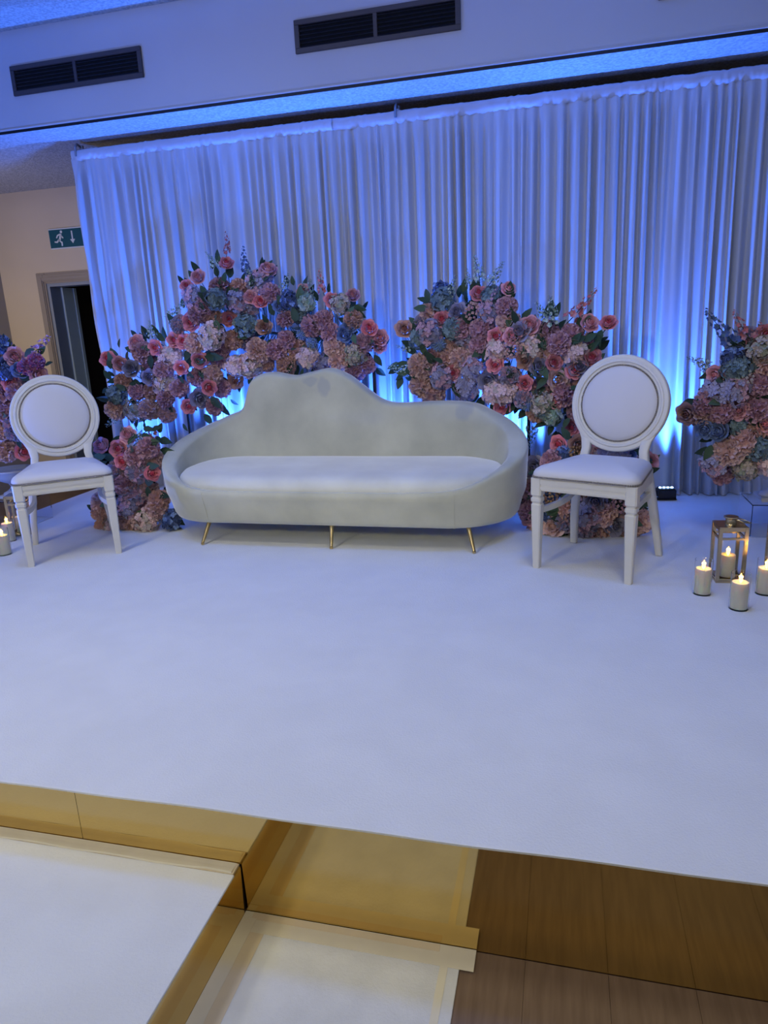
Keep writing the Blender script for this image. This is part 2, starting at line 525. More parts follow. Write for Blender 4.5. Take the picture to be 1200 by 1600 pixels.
# ------------------------------------------------------------------ vents and exit sign
def vent(xa, xb, label):
    za, zb = 2.770 + ST, 2.947 + ST
    cx = (xa + xb) / 2
    o = tag(empty('air_vent', (cx, YB, za)), label, 'vent', 'wide grilles along the bulkhead')
    w2, h = (xb - xa) / 2, zb - za
    MB().box(-w2, w2, -0.014, -0.0005, 0, 0.028, 0.002).box(-w2, w2, -0.014, -0.0005, h - 0.028, h, 0.002) \
        .box(-w2, -w2 + 0.03, -0.014, -0.0005, 0.026, h - 0.026, 0.002).box(w2 - 0.03, w2, -0.014, -0.0005, 0.026, h - 0.026, 0.002) \
        .box(-0.012, 0.012, -0.013, -0.0005, 0.026, h - 0.026, 0.002).build('frame', M_vent, o)
    MB().box(-w2 + 0.02, w2 - 0.02, -0.0022, -0.0006, 0.02, h - 0.02).build('shade_sheet', M_ventback, o)  # flat near-black sheet in place of the shaded vent interior
    ms = None
    for s in (-1, 1):
        for k in range(6):
            z = 0.036 + k * (h - 0.072) / 5
            if ms is None:
                q = w2 / 2 - 0.0215
                ms = MB().add([(-q, -0.012, -0.005), (q, -0.012, -0.005), (q, -0.003, 0.006), (-q, -0.003, 0.006),
                               (-q, -0.0105, -0.0065), (q, -0.0105, -0.0065), (q, -0.0024, 0.0045), (-q, -0.0024, 0.0045)],
                              [(0, 1, 2, 3), (7, 6, 5, 4), (0, 4, 5, 1), (2, 6, 7, 3), (1, 5, 6, 2), (0, 3, 7, 4)]).mesh('slat', M_ventdark)
            link('slat', ms, o, (s * (w2 / 2 - 0.009), 0, z))


vent(-3.615, -2.630, 'grey slatted air vent on bulkhead above left end of curtain')
vent(-1.597, -0.600, 'grey slatted air vent on bulkhead above middle of curtain')
vent(0.451, 1.45, 'grey air vent on bulkhead cut off by top edge of photo')

sg = tag(empty('exit_sign', (-4.61, YW, 2.02 + ST)), 'green emergency exit sign with running man and down arrow', 'sign')
MB().box(-0.19, 0.19, -0.018, -0.0005, 0, 0.184, 0.002).build('plate', M_sign_white, sg)
MB().box(-0.186, 0.186, -0.0195, -0.0181, 0.010, 0.172).build('face', M_sign_green, sg)


def flat(polys, y, d=0.0012):
    mb = MB()
    for poly in polys:
        n = len(poly)
        vs = [(x, y, z) for x, z in poly] + [(x, y + d, z) for x, z in poly]
        fs = [tuple(range(n)), tuple(reversed(range(n, 2 * n)))] + [(i, (i + 1) % n, n + (i + 1) % n, n + i) for i in range(n)]
        mb.add(vs, fs)
    return mb


hd = [(-0.048 + 0.013 * math.cos(a * math.pi / 6), 0.150 + 0.013 * math.sin(a * math.pi / 6)) for a in range(12)]
flat([hd,
      [(-0.062, 0.135), (-0.045, 0.128), (-0.066, 0.072), (-0.086, 0.082)],                    # torso
      [(-0.062, 0.136), (-0.095, 0.126), (-0.112, 0.100), (-0.102, 0.094), (-0.088, 0.115), (-0.066, 0.120)],  # rear arm
      [(-0.052, 0.122), (-0.030, 0.098), (-0.036, 0.088), (-0.060, 0.108)],                    # front arm
      [(-0.080, 0.090), (-0.066, 0.070), (-0.046, 0.060), (-0.048, 0.024), (-0.062, 0.024), (-0.062, 0.052), (-0.090, 0.076)],  # front leg
      [(-0.088, 0.088), (-0.078, 0.074), (-0.104, 0.054), (-0.134, 0.058), (-0.134, 0.070), (-0.108, 0.068)],  # rear leg
      ], -0.0207).build('running_man', M_sign_white, sg)
flat([[(0.060, 0.152), (0.074, 0.152), (0.074, 0.078), (0.094, 0.078), (0.067, 0.040), (0.040, 0.078), (0.060, 0.078)]], -0.0207).build('arrow', M_sign_white, sg)

# ------------------------------------------------------------------ curtain
ZT = 2.49 + ST
rail = tag(empty('backdrop_stand', (-1.0, YC + 0.03, ST)), 'grey metal pipe stand carrying the white backdrop curtain', 'stand')
rl = MB().tube([(-2.46, 0, ZT - ST - 0.035), (3.2, 0, ZT - ST - 0.035)], 0.017, 10)
rl.build('crossbar', M_rail, rail)
for x in (-2.44, -0.07, 2.4):
    mb = MB().tube([(x, 0.02, 0.006), (x, 0.02, ZT - ST + 0.045)], 0.016, 10)
    mb.tube([(x, 0.02, ZT - ST + 0.03), (x, -0.03, ZT - ST + 0.045), (x, -0.055, ZT - ST + 0.02), (x, -0.06, ZT - ST - 0.04)], 0.008, 8)
    mb.build('upright', M_rail, rail)
    MB().box(x - 0.2, x + 0.2, -0.02 + 0.0, 0.24, 0.0, 0.006).build('base_plate', M_rail, rail)


def curtain(xa, xb, label, seed, yoff=0.0, left_swag=False, flare=0.0):
    rnd = random.Random(seed)
    cx = (xa + xb) / 2
    o = tag(empty('backdrop_curtain', (cx, YC + yoff, ST)), label, 'curtain', 'white backdrop curtain panels')
    H = ZT - ST - 0.055
    edges = [xa]
    while edges[-1] < xb:
        edges.append(edges[-1] + rnd.choice((0.045, 0.055, 0.065, 0.08, 0.10)) * rnd.uniform(0.85, 1.15))
    amp = [rnd.uniform(0.45, 1.2) for _ in edges]
    big = [rnd.uniform(-1, 1) for _ in edges]
    ph = [rnd.uniform(-1, 1) for _ in edges]
    dx = 0.0065
    n = int((xb - xa) / dx) + 1
    rows = 44
    vs, fs = [], []
    for i in range(n + 1):
        x = xa + (xb - xa) * i / n
        k = max(j for j in range(len(edges)) if edges[j] <= x + 1e-9)
        k = min(k, len(edges) - 2)
        t = (x - edges[k]) / (edges[k + 1] - edges[k])
        am = amp[k] * (1 - t) + amp[k + 1] * t
        bg = big[k] + (big[k + 1] - big[k]) * (t * t * (3 - 2 * t))
        sh = ph[k] + (ph[k + 1] - ph[k]) * t
        c = 0.5 - 0.5 * math.cos(2 * math.pi * t)
        fold = -(c ** 0.8) * 2 + 1
        for r in range(rows + 1):
            v = r / rows
            z = H * (1 - v)
            grow = min(1, 0.25 + v * 14) * (0.78 + 0.55 * v)
            y = 0.034 * fold * am * grow * (1.0 + 0.25 * math.sin(v * 5 + sh * 3)) + 0.040 * bg * v ** 0.8
            y += 0.006 * math.sin(x * 9 + v * 7 + seed) * v
            xx = x + 0.030 * sh * v * (1 - 0.3 * v)
            if left_swag:
                d = x - xa
                pull = math.exp(-d * 6)
                y += -0.04 * pull * math.sin(min(1, v * 1.6) * math.pi) + 0.020 * math.sin((d * 30 - v * 16)) * math.exp(-d * 4) * min(1, v * 4) * math.exp(-v * 1.2)
                xx += 0.02 * pull * v
                if d < 0.03:
                    y -= 0.03 * (1 - d / 0.03)
            if flare:
                d = max(0, (x - xa) / (xb - xa))
                xx += flare * d * v * v
            if v > 0.97:
                y -= 0.02
            vs.append((xx - cx, y, max(z, 0.002)))
    m = rows + 1
    for i in range(n):
        for r in range(rows):
            a = i * m + r
            fs.append((a, a + 1, a + m + 1, a + m))
    MB().add(vs, fs).build('cloth', M_curtain, o, smooth=True)
    # gathered rod pocket
    vs, fs = [], []
    prof = [(0.002, -0.014), (-0.012, -0.006), (-0.016, 0.012), (-0.017, 0.030), (-0.014, 0.050), (-0.004, 0.060), (0.012, 0.052)]
    np_ = len(prof)
    nn = int((xb - xa) / 0.008)
    for i in range(nn + 1):
        x = xa + (xb - xa) * i / nn
        wr = 0.0045 * noise.noise(Vector((x * 45, seed, 0))) + 0.006 * noise.noise(Vector((x * 11, seed, 3)))
        for q, (py, pz) in enumerate(prof):
            wr2 = 0.002 * noise.noise(Vector((x * 60, seed, q * 0.7)))
            wq = wr + wr2 if q not in (1, 5) else wr * 2.2
            vs.append((x - cx, py + wq, H + pz + wq * 0.8))
    for i in range(nn):
        for q in range(np_ - 1):
            a = i * np_ + q
            fs.append((a, a + 1, a + np_ + 1, a + np_))
    MB().add(vs, fs).build('rod_pocket', M_curtain, o, smooth=True)


curtain(-3.485, -1.500, 'white pleated backdrop curtain panel at left end beside doorway', 11, -0.01, left_swag=True)
curtain(-1.545, -0.410, 'white pleated backdrop curtain panel directly behind the peak of sofa', 23)
curtain(-0.450, 0.585, 'white pleated backdrop curtain panel behind right flower arch', 35, -0.006)
curtain(0.540, 1.90, 'white pleated backdrop curtain panel at right edge of photo', 47, -0.012, flare=0.10)

# ------------------------------------------------------------------ LED uplights at the foot of the curtain
def uplight(x, y, rz, label, power, tilt, n_leds=4, spread=76):
    o = tag(empty('led_uplight', (x, y, ST), rz), label, 'stage light', 'blue uplighters along the curtain')
    MB().box(-0.055, 0.055, -0.045, 0.045, 0.016, 0.075, 0.008).build('housing', M_black, o)
    MB().box(-0.064, -0.056, -0.012, 0.012, 0.0, 0.06, 0.002).box(0.056, 0.064, -0.012, 0.012, 0.0, 0.06, 0.002).box(-0.064, 0.064, -0.03, 0.03, 0.0, 0.006, 0.002).build('bracket', M_black, o)
    lm = None
    for k in range(n_leds):
        lx = -0.036 + 0.072 * k / (n_leds - 1)
        lm = lm or MB().lathe([(0.009, 0.0), (0.009, 0.003), (0.005, 0.006), (0.001, 0.007)], 10).mesh('lens', M_lens, True)
        link('lens', lm, o, (lx, 0, 0.0755))
    s = spot('uplight_beam', (x, y, ST + 0.10), (x + tilt[0], y + tilt[1], ST + 2.0), power * 8.0, BLUE, spread, 0.8, 0.03)


uplight(0.66, 4.70, 0.1, 'small black LED uplighter at curtain foot behind right chair', 50, (0.0, 0.18), spread=62)
uplight(-0.30, 4.72, 0.0, 'black LED uplighter hidden behind right end of sofa', 45, (0.0, 0.16))
uplight(-1.15, 4.72, 0.0, 'black LED uplighter behind middle of sofa', 45, (0.0, 0.16))
uplight(-2.36, 4.70, 0.0, 'black LED uplighter behind left flower arch', 55, (-0.15, 0.16))
uplight(-3.10, 4.66, 0.0, 'added black LED uplighter to light left end of curtain', 22, (0.0, 0.20))  # made-up fixture, added for its light on curtain and ceiling

# ------------------------------------------------------------------ sofa
SXC, SYC = -1.268, 3.850
HL, RR = 0.668, 0.425
LT = 2 * HL * 2 + 2 * math.pi * RR


def stad(u):
    """point and inward normal of the plan outline, u = length from front centre towards the left"""
    u %= LT
    a = math.pi * RR
    if u < HL:
        return Vector((-u, -RR, 0)), Vector((0, 1, 0))
    u -= HL
    if u < a:
        t = u / RR
        d = Vector((-math.sin(t), -math.cos(t), 0))
        return Vector((-HL, 0, 0)) + d * RR, -d
    u -= a
    if u < 2 * HL:
        return Vector((-HL + u, RR, 0)), Vector((0, -1, 0))
    u -= 2 * HL
    if u < a:
        t = u / RR
        d = Vector((math.sin(t), math.cos(t), 0))
        return Vector((HL, 0, 0)) + d * RR, -d
    u -= a
    return Vector((HL - u, -RR, 0)), Vector((0, 1, 0))


UL = HL + math.pi * RR
bx = lambda X: UL + (X - (SXC - HL))
TOP = [(0, 0.322), (HL - 0.1, 0.325), (HL + 0.12, 0.345), (HL + 0.33, 0.405), (HL + 0.66, 0.505), (HL + 0.95, 0.590), (UL - 0.20, 0.650), (UL - 0.10, 0.700),
       (bx(-1.97), 0.850), (bx(-1.90), 0.900), (bx(-1.80), 0.913), (bx(-1.66), 0.889), (bx(-1.55), 0.908), (bx(-1.416), 0.926), (bx(-1.30), 0.880), (bx(-1.18), 0.790),
       (bx(-1.085), 0.725), (bx(-0.985), 0.703), (bx(-0.70), 0.709), (bx(-0.50), 0.692)]
uR = LT - HL - math.pi * RR
TOP += [(uR + 0.22, 0.650), (uR + 0.42, 0.585), (uR + 0.67, 0.505), (LT - HL - 0.33, 0.415), (LT - HL - 0.12, 0.350), (LT - HL + 0.1, 0.328), (LT, 0.322)]
THK = [(0, 0.035), (HL, 0.038), (HL + 0.3, 0.07), (HL + 0.66, 0.11), (UL, 0.10), (uR, 0.10), (LT - HL - 0.66, 0.11), (LT - HL - 0.3, 0.07), (LT - HL, 0.038), (LT, 0.035)]

sofa = tag(empty('sofa', (SXC, SYC, ST)), 'pale grey velvet loveseat with wavy asymmetrical back and gold legs', 'sofa')
N = 300
rings = []
ZB = 0.120
for i in range(N):
    u = LT * i / N
    P, n = stad(u)
    zt = smooth_interp(TOP, u)
    th = interp(THK, u)
    back = max(0.0, P.y / RR)
    lean = lambda z: Vector((0, 0.07 * back * max(0, z - 0.3), 0))
    r = min(th / 2, 0.05)
    prof = [(0.085, ZB), (0.060, ZB + 0.006), (0.046, ZB + 0.03), (0.028, ZB + 0.10), (0.010, min(0.27, zt - r - 0.02))]
    e_ = min(1.0, th / 0.1)
    prof += [(0.0, zt - 0.030), (0.002, zt - 0.012), (0.010 * e_ + 0.002, zt - 0.001), (th * 0.35, zt), (th * 0.7, zt - 0.003 * e_), (th - 0.006, zt - 0.012), (th - 0.001, zt - 0.024)]
    prof += [(th, zt - 0.04), (th + 0.012, max(0.24, (zt - r + 0.28) / 2)), (th + 0.018, 0.22)]
    rings.append([P + n * o_ + lean(z) + Vector((0, 0, z)) for o_, z in prof])
mb = MB().loft(rings + [rings[0]], closed=False, cap0=False, cap1=False)
mb.add([rg[0] for rg in rings], [tuple(range(N))])
shell = mb.build('shell', M_sofa, sofa, smooth=True, angle=60)
# seat cushion
cprof = [(0.016, 0.215), (0.008, 0.27), (0.004, 0.305), (0.006, 0.335), (0.018, 0.364), (0.042, 0.386), (0.085, 0.398), (0.16, 0.403), (0.26, 0.404)]
rings = []
for (o_, z) in cprof:
    rg = []
    for i in range(N):
        u = LT * i / N
        P, n = stad(u)
        th = interp(THK, u)
        q = P + n * min(th + o_, RR - 0.02)
        rg.append(q + Vector((0, 0, z + 0.004 * noise.noise(Vector((q.x * 3, q.y * 4, 1))))))
    rings.append(rg)
MB().loft(rings).build('seat_cushion', M_cush, sofa, smooth=True, angle=60)
for X in (-1.945, -0.525):
    u = -(X - SXC) if X < SXC else LT - (X - SXC)
    P, n = stad(u)
    zt = smooth_interp(TOP, u)
    MB().tube([P + n * o_ + Vector((0, 0, z)) for o_, z in ((0.086, ZB + 0.002), (0.0585, ZB + 0.005), (0.0445, ZB + 0.03), (0.0265, ZB + 0.10), (0.009, 0.27), (-0.0005, zt - 0.02), (0.006, zt - 0.003))], 0.0018, 6).build('seam', M_sofa, sofa)
for (x0, y0, x1, y1) in ((-1.975, 3.545, -1.992, 3.462), (-1.225, 3.53, -1.215, 3.468), (-0.47, 3.545, -0.432, 3.475),
                         (-2.08, 4.12, -2.13, 4.18), (-1.30, 4.14, -1.30, 4.20), (-0.42, 4.05, -0.36, 4.12)):
    MB().tube([(x0 - SXC, y0 - SYC, ZB + 0.004), (x1 - SXC, y1 - SYC, 0.008)], [0.013, 0.0085], 12).tube([(x1 - SXC, y1 - SYC, 0.009), (x1 - SXC, y1 - SYC, 0.0)], [0.0095, 0.0095], 12).build('leg', M_goldleg, sofa, smooth=True, angle=40)

# ------------------------------------------------------------------ oval-back chairs
def sq(cx, cy, z, hx, hy=None, ch=0.25):
    hy = hy or hx
    c = min(hx, hy) * ch
    return [(cx - hx + c, cy - hy, z), (cx + hx - c, cy - hy, z), (cx + hx, cy - hy + c, z), (cx + hx, cy + hy - c, z),
            (cx + hx - c, cy + hy, z), (cx - hx + c, cy + hy, z), (cx - hx, cy + hy - c, z), (cx - hx, cy - hy + c, z)]


def bead(mb, p, r=0.0042):
    x, y, z = p
    mb.add([(x + r, y, z), (x - r, y, z), (x, y + r, z), (x, y - r, z), (x, y, z + r), (x, y, z - r)],
           [(0, 2, 4), (2, 1, 4), (1, 3, 4), (3, 0, 4), (2, 0, 5), (1, 2, 5), (3, 1, 5), (0, 3, 5)])


def chair(loc, rz, label):
    o = tag(empty('oval_back_chair', loc, rz), label, 'chair', 'white oval-back chairs beside the sofa')
    FW = 0.222
    # front legs
    ml = MB().loft([sq(0, 0, 0.0, 0.0155), sq(0, 0, 0.006, 0.0165), sq(0, 0, 0.318, 0.0245), sq(0, 0, 0.324, 0.0205), sq(0, 0, 0.330, 0.0205), sq(0, 0, 0.335, 0.0255),
                    sq(0, 0, 0.350, 0.0255), sq(0, 0, 0.355, 0.0205), sq(0, 0, 0.361, 0.0205), sq(0, 0, 0.366, 0.0262), sq(0, 0, 0.448, 0.0262)]).mesh('leg', M_chair)
    for s in (-1, 1):
        link('leg', ml, o, (s * FW, 0, 0))
    # rear legs run on into the back posts
    for s in (-1, 1):
        path = [(s * 0.222, 0.462, 0.0, 0.016, 0.015), (s * 0.210, 0.430, 0.14, 0.018, 0.017), (s * 0.190, 0.398, 0.30, 0.020, 0.020),
                (s * 0.168, 0.384, 0.42, 0.022, 0.022), (s * 0.150, 0.387, 0.48, 0.021, 0.020), (s * 0.142, 0.397, 0.53, 0.021, 0.018), (s * 0.148, 0.410, 0.575, 0.024, 0.014), (s * 0.164, 0.420, 0.612, 0.027, 0.011), (s * 0.186, 0.428, 0.650, 0.022, 0.008)]
        MB().loft([sq(x, y, z, hx, hy) for x, y, z, hx, hy in path]).build('leg', M_chair, o, smooth=True, angle=50)
    # apron rails with a moulded front
    fr = MB().box(-FW + 0.02, FW - 0.02, -0.020, 0.020, 0.388, 0.448, 0.003)
    fr.box(-FW + 0.02, FW - 0.02, -0.024, -0.018, 0.420, 0.444, 0.002).box(-FW + 0.02, FW - 0.02, -0.023, -0.018, 0.395, 0.410, 0.002)
    fr.build('seat_rail', M_chair, o)
    for s in (-1, 1):
        a, b = Vector((s * FW, 0.015, 0)), Vector((s * 0.175, 0.385, 0))
        d = (b - a).normalized()
        nrm = Vector((-d.y, d.x, 0)) * 0.018
        rg = []
        for q in (a, b):
            rg.append([q + nrm + Vector((0, 0, 0.388)), q - nrm + Vector((0, 0, 0.388)), q - nrm + Vector((0, 0, 0.448)), q + nrm + Vector((0, 0, 0.448))])
        MB().loft(rg).build('seat_rail', M_chair, o)
        # arched stretcher
        rg = []
        for k in range(9):
            t = k / 8
            x = s * (FW + (0.186 - FW) * t - 0.03 * math.sin(math.pi * t))
            y = 0.012 + 0.385 * t
            z = 0.285 + 0.045 * t * t
            rg.append([(x - 0.010, y, z - 0.014), (x + 0.010, y, z - 0.014), (x + 0.010, y, z + 0.014), (x - 0.010, y, z + 0.014)])
        MB().loft(rg).build('stretcher', M_chair, o, smooth=True, angle=40)
    MB().box(-0.165, 0.165, 0.366, 0.40, 0.392, 0.446, 0.003).build('seat_rail', M_chair, o)
    # seat pad
    def outline(off):
        pts = []
        hwf, hwb, y0, y1 = 0.250 - off, 0.198 - off, -0.030 + off, 0.392 - off
        cr = max(0.05 - off * 0.5, 0.012)
        K = 8
        corners = [((hwf - cr), y0 + cr, -90), ((hwb - cr), y1 - cr, 0), (-(hwb - cr), y1 - cr, 90), (-(hwf - cr), y0 + cr, 180)]
        res = []
        for (x, y, a0) in corners:
            for k in range(K + 1):
                a = R(a0 + 90 * k / K)
                res.append((x + cr * math.cos(a), y + cr * math.sin(a)))
        full = []
        for i in range(len(res)):
            p, q = res[i], res[(i + 1) % len(res)]
            full.append(p)
            if i % (K + 1) == K:
                for k in range(1, 8):
                    full.append((p[0] + (q[0] - p[0]) * k / 8, p[1] + (q[1] - p[1]) * k / 8))
        return full
    rings = []
    for off, z in ((0.006, 0.4485), (0.002, 0.455), (0.0, 0.462), (0.002, 0.473), (0.010, 0.486), (0.03, 0.499), (0.07, 0.511), (0.12, 0.518), (0.17, 0.521)):
        rings.append([(x, y, z) for x, y in outline(off)])
    MB().loft(rings).build('seat_pad', M_pad, o, smooth=True, angle=70)
    nb = MB()
    ol = outline(-0.001)
    pts = []
    for i in range(len(ol)):
        p, q = ol[i], ol[(i + 1) % len(ol)]
        L = math.hypot(q[0] - p[0], q[1] - p[1])
        k = max(1, round(L / 0.0085))
        for j in range(k):
            pts.append((p[0] + (q[0] - p[0]) * j / k, p[1] + (q[1] - p[1]) * j / k))
    for x, y in pts:
        bead(nb, (x, y, 0.4545), 0.0052)
    tag(nb.build('nail_trim', M_nail, o), kind='stuff')
    # oval back: frame ring, pads, nails
    tl = R(9)
    O = Vector((0, 0.392, 0.448))
    D = Vector((0, math.sin(tl), math.cos(tl)))
    Nn = Vector((0, -math.cos(tl), math.sin(tl)))
    CW = 0.305
    def bp(ax, az, a, dep):
        return O + Vector((ax * math.cos(a), 0, 0)) + D * (CW + az * math.sin(a)) + Nn * dep
    S = 64
    ring = MB()
    prof = [(0.0, -0.016), (0.0, 0.008), (-0.004, 0.014), (-0.012, 0.016), (-0.022, 0.014), (-0.026, 0.018), (-0.034, 0.018), (-0.038, 0.012), (-0.048, 0.011), (-0.052, 0.004), (-0.052, -0.014)]
    rgs = []
    for k in range(S):
        a = 2 * math.pi * k / S
        rgs.append([bp(0.238 + q, 0.236 + q, a, d) for q, d in prof])
    rgs.append(rgs[0])
    ring.loft(rgs, closed=True, cap0=False, cap1=False)
    ring.build('back_frame', M_chair, o, smooth=True, angle=35)
    pd = MB()
    for sgn in (1, -1):
        pr = [(-0.050, 0.004), (-0.056, 0.012), (-0.075, 0.018), (-0.11, 0.023), (-0.16, 0.027), (-0.21, 0.028)]
        pd.loft([[bp(0.238 + q, 0.236 + q, 2 * math.pi * k / S, d * sgn - (0.004 if sgn < 0 else 0)) for k in range(S)] for q, d in pr], cap0=False)
    pd.build('back_pad', M_pad, o, smooth=True, angle=60)
    nb = MB()
    for k in range(132):
        bead(nb, bp(0.238 - 0.0525, 0.236 - 0.0525, 2 * math.pi * k / 132, 0.013), 0.0050)
    tag(nb.build('nail_trim', M_nail, o), kind='stuff')
    return o


chair(((-2.76 - 2.41) / 2, (2.99 + 3.27) / 2, ST), R(37.5), 'white oval-back dining chair left of the sofa')
chair(((-0.108 + 0.307) / 2, (3.292 + 3.117) / 2, ST), R(-22.9), 'white oval-back dining chair right of the sofa')

# ------------------------------------------------------------------ candles, lanterns, plinths, urns
def candle(x, y, label, glow, h=0.115, glass=True, inside=False):
    o = tag(empty('pillar_candle', (x, y, ST)), label, 'candle', 'cream LED candles on the stage')
    z0 = 0.004 if not inside else 0.012
    o.location.z = ST + (0.010 if inside else 0)
    MB().lathe([(0.030, 0.004), (0.0325, 0.006), (0.0325, h - 0.004), (0.030, h), (0.018, h - 0.003), (0.002, h - 0.006)], 28).build('wax', M_wax, o, smooth=True, angle=50)
    MB().lathe([(0.002, h - 0.005), (0.006, h + 0.002), (0.0075, h + 0.010), (0.005, h + 0.022), (0.0012, h + 0.036)], 12).build('flame', M_flame, o, smooth=True)
    if glass:
        g = MB()
        g.lathe([(0.034, 0.0), (0.0365, 0.001), (0.0365, h + 0.038), (0.0350, h + 0.038), (0.0350, 0.003), (0.002, 0.003)], 32, cap0=True, cap1=True)
        g.build('glass', M_glass, o, smooth=True, angle=50)
    l = bpy.data.lights.new('flame_light', 'POINT')
    l.energy = glow
    l.color = (1.0, 0.55, 0.14)
    l.shadow_soft_size = 0.008
    lo = bpy.data.objects.new('flame_light', l)
    lo.location = (x, y, o.location.z + h + 0.022)
    col.objects.link(lo)


def lantern(x, y, rz, label, s=0.120, h=0.250):
    o = tag(empty('lantern', (x, y, ST), rz), label, 'lantern', 'brass lanterns on the stage')
    a = s / 2
    b = 0.0075
    fr = MB().box(-a, a, -a, a, 0.0, 0.010, 0.001)
    fr.build('base', M_brass, o)
    for sx in (-1, 1):
        for sy in (-1, 1):
            MB().box(sx * (a - b) - b, sx * (a - b) + b, sy * (a - b) - b, sy * (a - b) + b, 0.010, h, 0.001).build('post', M_brass, o)
    for zz, hh in ((h - 0.013, 0.013), (h - 0.052, 0.009), (0.0102, 0.008)):
        t = MB()
        t.box(-a + 2 * b, a - 2 * b, -a + 0.002, -a + 0.010, zz, zz + hh).box(-a + 2 * b, a - 2 * b, a - 0.010, a - 0.002, zz, zz + hh)
        t.box(-a + 0.002, -a + 0.010, -a + 2 * b, a - 2 * b, zz, zz + hh).box(a - 0.010, a - 0.002, -a + 2 * b, a - 2 * b, zz, zz + hh)
        t.build('rail', M_brass, o)
    for (p0, p1, p2, p3) in ((-a + 0.012, a - 0.012, -a + 0.005, -a + 0.007), (-a + 0.012, a - 0.012, a - 0.007, a - 0.005), (-a + 0.005, -a + 0.007, -a + 0.012, a - 0.012), (a - 0.007, a - 0.005, -a + 0.012, a - 0.012)):
        MB().box(p0, p1, p2, p3, 0.019, h - 0.053).build('pane', M_glass, o)
    rf = MB().box(-a, a, -a, a, h + 0.0002, h + 0.006, 0.001).build('roof', M_brass, o)
    MB().lathe([(0.024, h + 0.006), (0.022, h + 0.012), (0.022, h + 0.030), (0.030, h + 0.036), (0.030, h + 0.041), (0.012, h + 0.045)], 16).build('chimney', M_brass, rf, smooth=True, angle=40)
    ring = []
    for k in range(17):
        t = 2 * math.pi * k / 16
        ring.append((0.045 + 0.034 * math.cos(t), 0.026 * math.sin(t), h + 0.022 - 0.010 * math.cos(t)))
    MB().tube(ring, 0.0035, 6).build('handle', M_brass, rf, smooth=True)


lantern(0.730, 3.235, R(4), 'brass glass lantern standing behind two candles at right')
lantern(0.985, 3.37, R(-6), 'dark lantern cut off by right edge of photo')
lantern(-3.300, 3.560, R(25), 'lantern half hidden behind front leg of left chair')
candle(0.595, 3.035, 'glass-sleeved candle in front of the brass lantern, leftmost on right side', 0.22)
candle(0.706, 2.885, 'glass-sleeved candle nearest the stage front at right', 0.32)
candle(0.846, 3.070, 'bright glowing candle cut off by right edge of photo', 0.9)
candle(0.730, 3.235, 'unsleeved cream candle inside the right brass lantern', 0.05, h=0.105, glass=False, inside=True)
candle(0.985, 3.37, 'candle inside the lantern at right edge of photo', 0.05, h=0.105, glass=False, inside=True)
candle(-3.265, 3.405, 'glowing glass-sleeved candle beside left chair, farther of the two', 0.35)
candle(-3.085, 3.165, 'glowing candle cut off by left edge of photo', 0.35)
candle(-3.300, 3.560, 'cream candle inside the lantern behind left chair', 0.04, h=0.105, glass=False, inside=True)


def plinth(x, y, label, s=0.28, h=0.177):
    o = tag(empty('acrylic_plinth', (x, y, ST)), label, 'plinth', 'clear acrylic plinths under the urns')
    a = s / 2
    t = 0.005
    MB().box(-a, a, -a, a, h - t, h, 0.0008).build('top', M_acrylic, o)
    for (x0, x1, y0, y1) in ((-a, a, -a, -a + t), (-a, a, a - t, a), (-a, -a + t, -a + t + 0.0005, a - t - 0.0005), (a - t, a, -a + t + 0.0005, a - t - 0.0005)):
        MB().box(x0, x1, y0, y1, 0, h - t - 0.0005, 0.0006).build('side', M_acrylic, o)


def urn(x, y, z, label):
    o = tag(empty('pedestal_urn', (x, y, z)), label, 'urn', 'grey pedestal urns')
    MB().box(-0.085, 0.085, -0.085, 0.085, 0, 0.022, 0.004).build('foot', M_urn, o)
    MB().lathe([(0.078, 0.0225), (0.074, 0.034), (0.050, 0.046), (0.030, 0.062), (0.026, 0.078), (0.034, 0.090), (0.036, 0.096), (0.060, 0.106), (0.100, 0.128), (0.122, 0.152), (0.130, 0.176),
                (0.142, 0.182), (0.142, 0.192), (0.128, 0.192), (0.110, 0.168), (0.002, 0.160)], 40).build('bowl', M_urn, o, smooth=True, angle=45)
    return o


PLX, PLY = -3.520, 3.80
PRX, PRY = 1.115, 4.03
plinth(PLX, PLY, 'clear acrylic plinth at left edge of stage')
plinth(PRX, PRY, 'clear acrylic plinth near right edge of photo')
urn(PLX, PLY, ST + 0.1775, 'grey urn under flowers at left edge of photo')
urn(PRX, PRY, ST + 0.1775, 'grey urn under flowers at right edge of photo')

# ------------------------------------------------------------------ flowers
def petal(mb, ang, r0, z0, length, width, t0, t1, cup, mi=0, nu=4, nv=4, ruffle=0.0, rnd=random, tip=0.35):
    """petal rising from radius r0 at height z0; t0..t1 = lean from the vertical (degrees)"""
    rows = []
    r, z = r0, z0
    for j in range(nv + 1):
        v = j / nv
        t = R(t0 + (t1 - t0) * v)
        if j:
            r += math.sin(t) * length / nv
            z += math.cos(t) * length / nv
        wd = width * (0.30 + 0.70 * math.sin(min(1, v * 1.35) * math.pi / 2)) * (1 - tip * max(0, v - 0.6) / 0.4)
        row = []
        for i in range(nu + 1):
            u = -1 + 2 * i / nu
            rr = r - cup * u * u * (0.4 + 0.6 * v)
            w_ = wd * u
            zz = z - (0.10 * width * u * u * (v > 0.8)) + (ruffle * rnd.uniform(-1, 1) * v)
            rr += ruffle * rnd.uniform(-1, 1) * v
            row.append((rr * math.cos(ang) - w_ * math.sin(ang), rr * math.sin(ang) + w_ * math.cos(ang), zz))
        rows.append(row)
    vs = [p for row in rows for p in row]
    n = nu + 1
    fs = [(j * n + i, j * n + i + 1, (j + 1) * n + i + 1, (j + 1) * n + i) for j in range(nv) for i in range(nu)]
    mb.add(vs, fs, mi)


